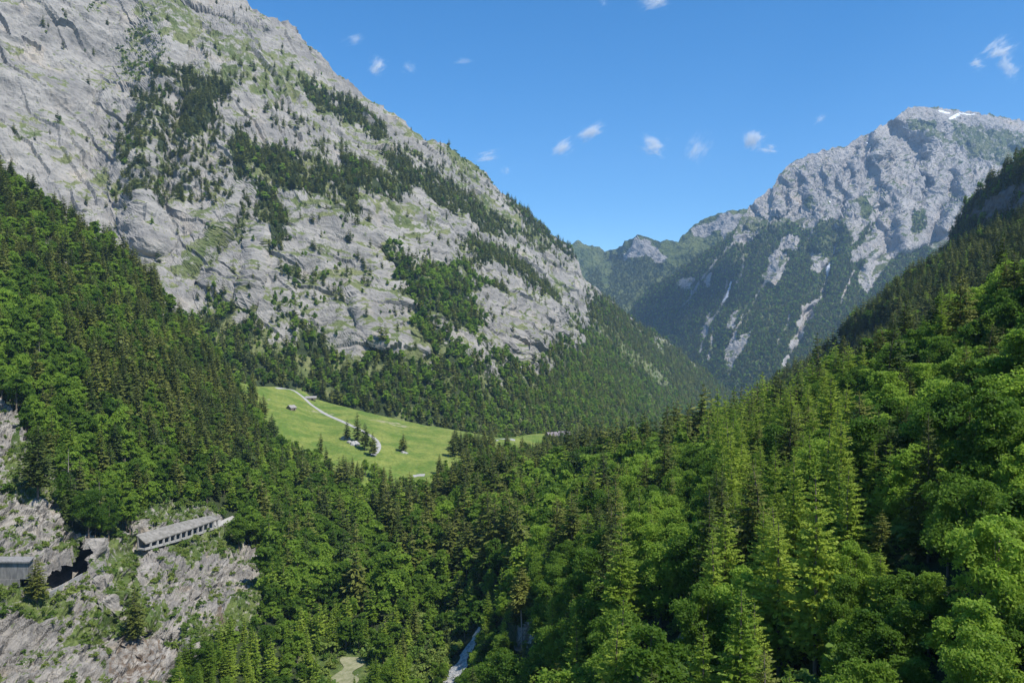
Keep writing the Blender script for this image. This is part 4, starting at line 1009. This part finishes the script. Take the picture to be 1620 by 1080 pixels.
# slab rises gently to the hill so that its back edge meets the picture's upper roof line
bk = []
for i in range(len(gx)):
    q = ft[i] + inn[i] * RW; z = (540 - back_top[i]) / FPX * q[1]; bk.append([q[0], q[1], z])
bk = np.array(bk)
part('roof', sweep([[ft[i] - inn[i] * .8 - up * .6, bk[i] - up * .6, bk[i], ft[i] - inn[i] * .8] for i in range(len(gx))]), M_ROOFC, gal)
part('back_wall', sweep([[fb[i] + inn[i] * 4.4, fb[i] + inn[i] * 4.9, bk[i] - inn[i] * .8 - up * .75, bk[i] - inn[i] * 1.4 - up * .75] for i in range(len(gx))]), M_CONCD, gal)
part('road_deck', sweep([[fb[i] - inn[i] * .5 - up * .8, fb[i] + inn[i] * 4.8 - up * .8, fb[i] + inn[i] * 4.8, fb[i] - inn[i] * .5] for i in range(len(gx))]), M_CONC, gal)
part('parapet', sweep([[fb[i] - inn[i] * .45, fb[i] - inn[i] * .1, fb[i] - inn[i] * .1 + up * .45, fb[i] - inn[i] * .45 + up * .45] for i in range(len(gx))]), M_CONC, gal)
for px in (237.6,248.5,258,267.5,276.5,285.2,294.1,303.4,312.3,320.5,328.6,336.8,343.2):
    f = (px - gx[0]) / (gx[-1] - gx[0]) * (len(gx) - 1); i = int(min(len(gx) - 2, f))
    f = (px - gx[i]) / (gx[i + 1] - gx[i]); a = fb[i] * (1 - f) + fb[i + 1] * f; t_ = ft[i] * (1 - f) + ft[i + 1] * f
    tn = tang[i] * np.array([1, 1, 0]); tn /= np.linalg.norm(tn)
    part('pillar', boxv(a - tn * .42 - inn[i] * .66, tn * .84, inn[i] * .9, np.array([0, 0, t_[2] - a[2] - .7])), M_CONC, gal)

# concrete tunnel mouth at the cavern's foot
d0 = min(hit_px(sheetN, a, b).y for a, b in ((0, 905), (20, 905), (40, 905), (40, 925), (15, 925))) - 1.5
tm = empty('tunnel_mouth', tuple(unproj(0, 925, d0)), 'grey concrete tunnel wall with a dark opening beside the road cavern', 'tunnel')
A = unproj(-70, 890, d0 + 6); B = unproj(44, 890, d0); Cc = unproj(44, 915.5, d0); Dd = unproj(-70, 917, d0 + 6)
dv = np.array([-.35, 1.0, 0]); dv /= np.linalg.norm(dv)
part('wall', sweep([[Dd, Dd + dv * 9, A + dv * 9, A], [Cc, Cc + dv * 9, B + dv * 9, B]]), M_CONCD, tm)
A2 = unproj(-70, 886.5, d0 + 5.5); B2 = unproj(46.5, 887.5, d0 - .5)
part('coping', sweep([[A2 - up * .6 - dv * .4, A2 - up * .6 + dv * 9.5, A2 + dv * 9.5 - up * .5, A2 - dv * .4], [B2 - up * .6 - dv * .4, B2 - up * .6 + dv * 9.5, B2 + dv * 9.5 - up * .5, B2 - dv * .4]]), M_CONCD, tm)
A3 = unproj(-70, 917.5, d0 + 5.7); B3 = unproj(31, 916, d0 + .4); C3 = unproj(31, 928, d0 + .4); D3 = unproj(-70, 930, d0 + 5.7)
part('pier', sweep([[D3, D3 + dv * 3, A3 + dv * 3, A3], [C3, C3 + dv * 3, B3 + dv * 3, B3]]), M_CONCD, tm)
P0, P1 = unproj(31.3, 916, d0 + 5), unproj(47, 916, d0 + 4); P2, P3 = unproj(47, 927, d0 + 4), unproj(31.3, 928, d0 + 5)
part('opening', sweep([[P3, P3 + dv * 3, P0 + dv * 3, P0], [P2, P2 + dv * 3, P1 + dv * 3, P1]]), M_DARK, tm)
# low kerb wall along the cavern
kx = np.array([78, 90, 104, 118, 130.0]); ky = np.array([937.5, 930.5, 922.5, 914.5, 908.0])
kd = np.array([hit_px(sheetN, a, b + 2).y for a, b in zip(kx, ky)]); kd = np.polyval(np.polyfit(kx, kd, 1), kx) - 1.5
kp = unproj(kx, ky, kd)
kw = empty('parapet_wall', tuple(kp[0]), 'pale concrete parapet along the road at the cavern edge', 'parapet')
kin = np.array([-.3, 1, 0]) / 1.044
part('wall', sweep([[q - up * 2.2, q + kin * 1.0 - up * 2.2, q + kin * 1.0, q] for q in kp]), M_CONC, kw)
part('coping', sweep([[q + up * .003 - kin * .12, q + kin * 1.12 + up * .003, q + kin * 1.12 + up * .25, q - kin * .12 + up * .25] for q in kp]), M_CONC, kw)

def hut(name, px, py, L, Wd, h, ridge, yaw, label, cat, wallm, roofm, sheet=None, door=True, lift=0.0):
    q = hit_px(sheet or sheetG, px, py); e = empty(name, (q.x, q.y, q.z - .3 + lift), label, cat); e.rotation_euler = (0, 0, yaw)
    def pt(nm, vf, mt, par=None): return link(nm, mesh_np(nm, vf[0], vf[1], [mt]), par or e)
    x0, y0 = L / 2, Wd / 2
    V = np.array([(-x0, -y0, 0), (x0, -y0, 0), (x0, y0, 0), (-x0, y0, 0), (-x0, -y0, h), (x0, -y0, h), (x0, y0, h), (-x0, y0, h), (-x0, 0, h + ridge), (x0, 0, h + ridge)], float)
    me = bpy.data.meshes.new('walls'); me.from_pydata([tuple(v) for v in V], [], [(0, 1, 5, 4), (2, 3, 7, 6), (1, 2, 6, 9, 5), (3, 0, 4, 8, 7), (0, 3, 2, 1)]); me.materials.append(wallm); link('wall', me, e)
    ov, t = .6, .25
    sl = ridge / y0
    for sg in (-1, 1):
        o = [(-x0 - ov, 0, h + ridge + .02), (x0 + ov, 0, h + ridge + .02), (x0 + ov, sg * (y0 + ov), h - sl * ov + .02), (-x0 - ov, sg * (y0 + ov), h - sl * ov + .02)]
        V = np.array(o + [(a, b_, c_ + t) for a, b_, c_ in o]); pt('roof', (V, np.array([(0, 1, 2, 3), (4, 5, 6, 7), (0, 1, 5, 4), (1, 2, 6, 5), (2, 3, 7, 6), (3, 0, 4, 7)])), roofm)
    if door:
        pt('door', boxv((-.9 + L * .12, -y0 - .06, .05), (1.8, 0, 0), (0, .05, 0), (0, 0, min(2.1, h * .85))), M_DARK)
        pt('window', boxv((x0 + .01, -.6, h * .45), (.05, 0, 0), (0, 1.2, 0), (0, 0, .9)), M_DARK)
    return e
hut('hay_hut', 461, 648, 8.5, 7, 3.0, 2.6, 1.05, 'small grey wooden hay hut on the open meadow', 'hut', M_WOOD, M_SHINGLE)
hut('farm_shed', 492, 632, 13, 7, 2.4, 1.8, .2, 'long low grey roofed shed at the wood edge above the road', 'shed', M_WOOD, M_SHINGLE, lift=.5)
hut('farm_house', 873, 694, 13, 11, 4.5, 4, .5, 'grey roofed house half hidden by trees at the meadow end', 'house', M_WOOD, M_DARKROOF)
hut('farm_house', 893, 696, 14, 11, 5.2, 5.5, -.3, 'brown violet roofed house behind the grey roofed house', 'house', M_WOOD, M_DARKROOF)

def boulder(px, py, r_, seed, label, sheet, group=None):
    q = hit_px(sheet, px, py)
    import bmesh
    bm = bmesh.new(); bmesh.ops.create_icosphere(bm, subdivisions=3, radius=1)
    vs = np.array([v.co[:] for v in bm.verts]); d = 1 + .35 * fbm(vs * 1.1 + seed, 3); d = np.round(d * 7) / 7 * .6 + d * .4
    for v, k in zip(bm.verts, d): v.co = Vector((v.co.x * k * r_ * 1.2, v.co.y * k * r_, v.co.z * k * r_ * .8))
    me = bpy.data.meshes.new('boulder'); bm.to_mesh(me); bm.free(); me.materials.append(M_STONE)
    tag(link('boulder', me, loc=q), label, 'boulder', group)
boulder(547, 694, 4.2, 1, 'brownish grey boulder under the highest spruce of the copse', sheetG)
boulder(561, 703, 4.4, 4, 'pale grey boulder between the spruces of the copse', sheetG)
boulder(553, 700, 2.6, 9, 'small boulder between the two larger copse boulders', sheetG)
for k, (bx_, by_, br_) in enumerate(((735,1046,1.3),(728,1050,1.0),(742,1024,1.2),(722,1070,1.5),(716,1064,.9),(731,1036,.8),(748,1016,1.1),(712,1080,1.3))):
    boulder(bx_, by_, br_, 20 + k, 'grey boulder lying in the bed of the stream', sheetN, 'boulders in the stream bed')
boulder(638, 716, 2.2, 6, 'flat pale rock at the foot of the lone meadow spruce', sheetG)
boulder(643, 717, 1.7, 12, 'low rock beside the flat rock under the lone spruce', sheetG)

# ------------------------------------------------------------------ clouds and haze
def cloud_mat(name, dens):
    m = bpy.data.materials.new(name); m.use_nodes = True; nt = m.node_tree; nt.nodes.remove(nt.nodes['Principled BSDF'])
    v = N(nt, 'ShaderNodeVolumePrincipled'); v.inputs['Color'].default_value = (1, 1, 1, 1); v.inputs['Anisotropy'].default_value = .0
    tc = N(nt, 'ShaderNodeTexCoord').outputs['Object']
    gp_ = N(nt, 'ShaderNodeNewGeometry').outputs['Position']
    mp = N(nt, 'ShaderNodeMapping'); mp.inputs['Scale'].default_value = (1, 1, 1.9); nt.links.new(tc, mp.inputs[0])
    ad = N(nt, 'ShaderNodeVectorMath', operation='ADD'); nt.links.new(mp.outputs[0], ad.inputs[0])
    oi = N(nt, 'ShaderNodeObjectInfo'); sc_ = N(nt, 'ShaderNodeVectorMath', operation='SCALE'); nt.links.new(oi.outputs['Location'], sc_.inputs[0]); sc_.inputs['Scale'].default_value = .0137
    nt.links.new(sc_.outputs[0], ad.inputs[1])
    nz = noise_node(nt, 1.25, ad.outputs[0], 8, .72)
    nz = math_node(nt, 'ADD', math_node(nt, 'MULTIPLY', nz, 2.2), -.6)
    ln = N(nt, 'ShaderNodeVectorMath', operation='LENGTH'); nt.links.new(tc, ln.inputs[0])
    fall = maprange(nt, ln.outputs['Value'], 1.0, .0)
    d = maprange(nt, math_node(nt, 'ADD', math_node(nt, 'MULTIPLY', nz, 1.0), math_node(nt, 'MULTIPLY', fall, .45)), .70, 1.15)
    d = math_node(nt, 'MULTIPLY', math_node(nt, 'MULTIPLY', d, fall), dens)
    nt.links.new(d, v.inputs['Density']); nt.links.new(v.outputs[0], nt.nodes['Material Output'].inputs['Volume'])
    return m
CM = cloud_mat('cloud_wisp', .0115); CMT = cloud_mat('thin_cloud_wisp', .0042)
def cloud(px, py, wpx, hpx, ang, label, mat=CM, D=13000, group=None):
    import bmesh
    bm = bmesh.new(); bmesh.ops.create_icosphere(bm, subdivisions=3, radius=1.0)
    for v in bm.verts:
        k = 1 + .18 * float(noise(np.array(v.co[:]) * 1.5 + px * .1)); v.co = v.co * k
    me = bpy.data.meshes.new('cloud'); bm.to_mesh(me); bm.free(); me.materials.append(mat)
    c = unproj(px, py, D); o = link('cloud', me, loc=tuple(c))
    o.rotation_euler = (0, -R(ang), 0); sx = wpx / FPX * D * .82; sz = hpx / FPX * D * .9; o.scale = (sx, (sx + sz) * .5, sz)
    tag(o, label, 'cloud', group); return o
cloud(893, 233, 44, 26, 30, 'fluffy white cloud low in the blue sky, lower of a joined pair')
cloud(935, 208, 46, 24, 25, 'fluffy white cloud just above and beside its joined twin')
cloud(1033, 231, 46, 34, -15, 'compact bright white cloud in the middle of the sky')
cloud(772, 247, 44, 16, 8, 'small flat white cloud close above the limestone ridge')
cloud(801, 269, 18, 18, -40, 'tiny faint cloud wisp under the flat cloud by the ridge', CMT)
cloud(1192, 220, 36, 38, 50, 'white cloud wisp leaning toward the far peak')
cloud(1216, 237, 30, 16, -5, 'small round white cloud under the leaning wisp')
cloud(1105, 235, 50, 36, 60, 'very thin veil of cloud between the compact cloud and the leaning wisp', CMT)
cloud(1296, 190, 26, 16, 40, 'tiny isolated cloud wisp above the far peak\'s shoulder', CMT)
cloud(1580, 78, 50, 36, 35, 'upper curl of the branching wispy cloud in the top right sky')
cloud(1596, 104, 24, 46, 20, 'hanging tail of the branching wispy cloud in the top right sky')
cloud(1545, 102, 26, 20, 10, 'detached small puff beside the branching wispy cloud')
cloud(1035, 3, 46, 24, 15, 'white cloud cut by the top edge of the picture')
cloud(957, 4, 14, 18, 70, 'tiny cloud strand at the top edge left of the cut cloud', CMT)
cloud(560, 62, 36, 22, 25, 'faint thin wisp beside the top of the limestone ridge', CMT)
cloud(598, 104, 34, 26, 40, 'brightest of the thin wisps above the ridge crest')
cloud(646, 108, 24, 28, -45, 'faint wisp drifting beside the brightest thin wisp', CMT)
cloud(733, 97, 34, 10, 5, 'long thin horizontal streak of cloud apart from the ridge', CMT)
# the cloud whose shadow lies on the far mountain's foot
sp = Vector(unproj(1075, 492, float(depE(np.array(1075.), np.array(492.))))); cp = sp + SUNV * ((4300 - sp.z) / SUNV.z)
CB = cloud_mat('thick_cloud', .05)
px_, py_ = proj(np.array(cp)); oc = cloud(float(px_), float(py_), 10, 10, 0, 'large cloud overhead that shades the far mountain foot', CB, float(cp.y))
oc.scale = (620, 760, 240); oc.rotation_euler = (0, 0, R(-20))

HZ = (-9000, 11000, -2000, 11000, -421.5, 2450)
hm = bpy.data.materials.new('haze_air'); hm.use_nodes = True; hm.node_tree.nodes.remove(hm.node_tree.nodes['Principled BSDF'])
hv = N(hm.node_tree, 'ShaderNodeVolumePrincipled'); hv.inputs['Color'].default_value = (.42, .66, 1.0, 1); hv.inputs['Density'].default_value = 3.8e-5; hv.inputs['Anisotropy'].default_value = .1
hm.node_tree.links.new(hv.outputs[0], hm.node_tree.nodes['Material Output'].inputs['Volume'])
V, F = boxv((HZ[0], HZ[2], HZ[4]), (HZ[1] - HZ[0], 0, 0), (0, HZ[3] - HZ[2], 0), (0, 0, HZ[5] - HZ[4]))
tag(link('haze', mesh_np('haze', V, F, [hm])), kind='stuff')
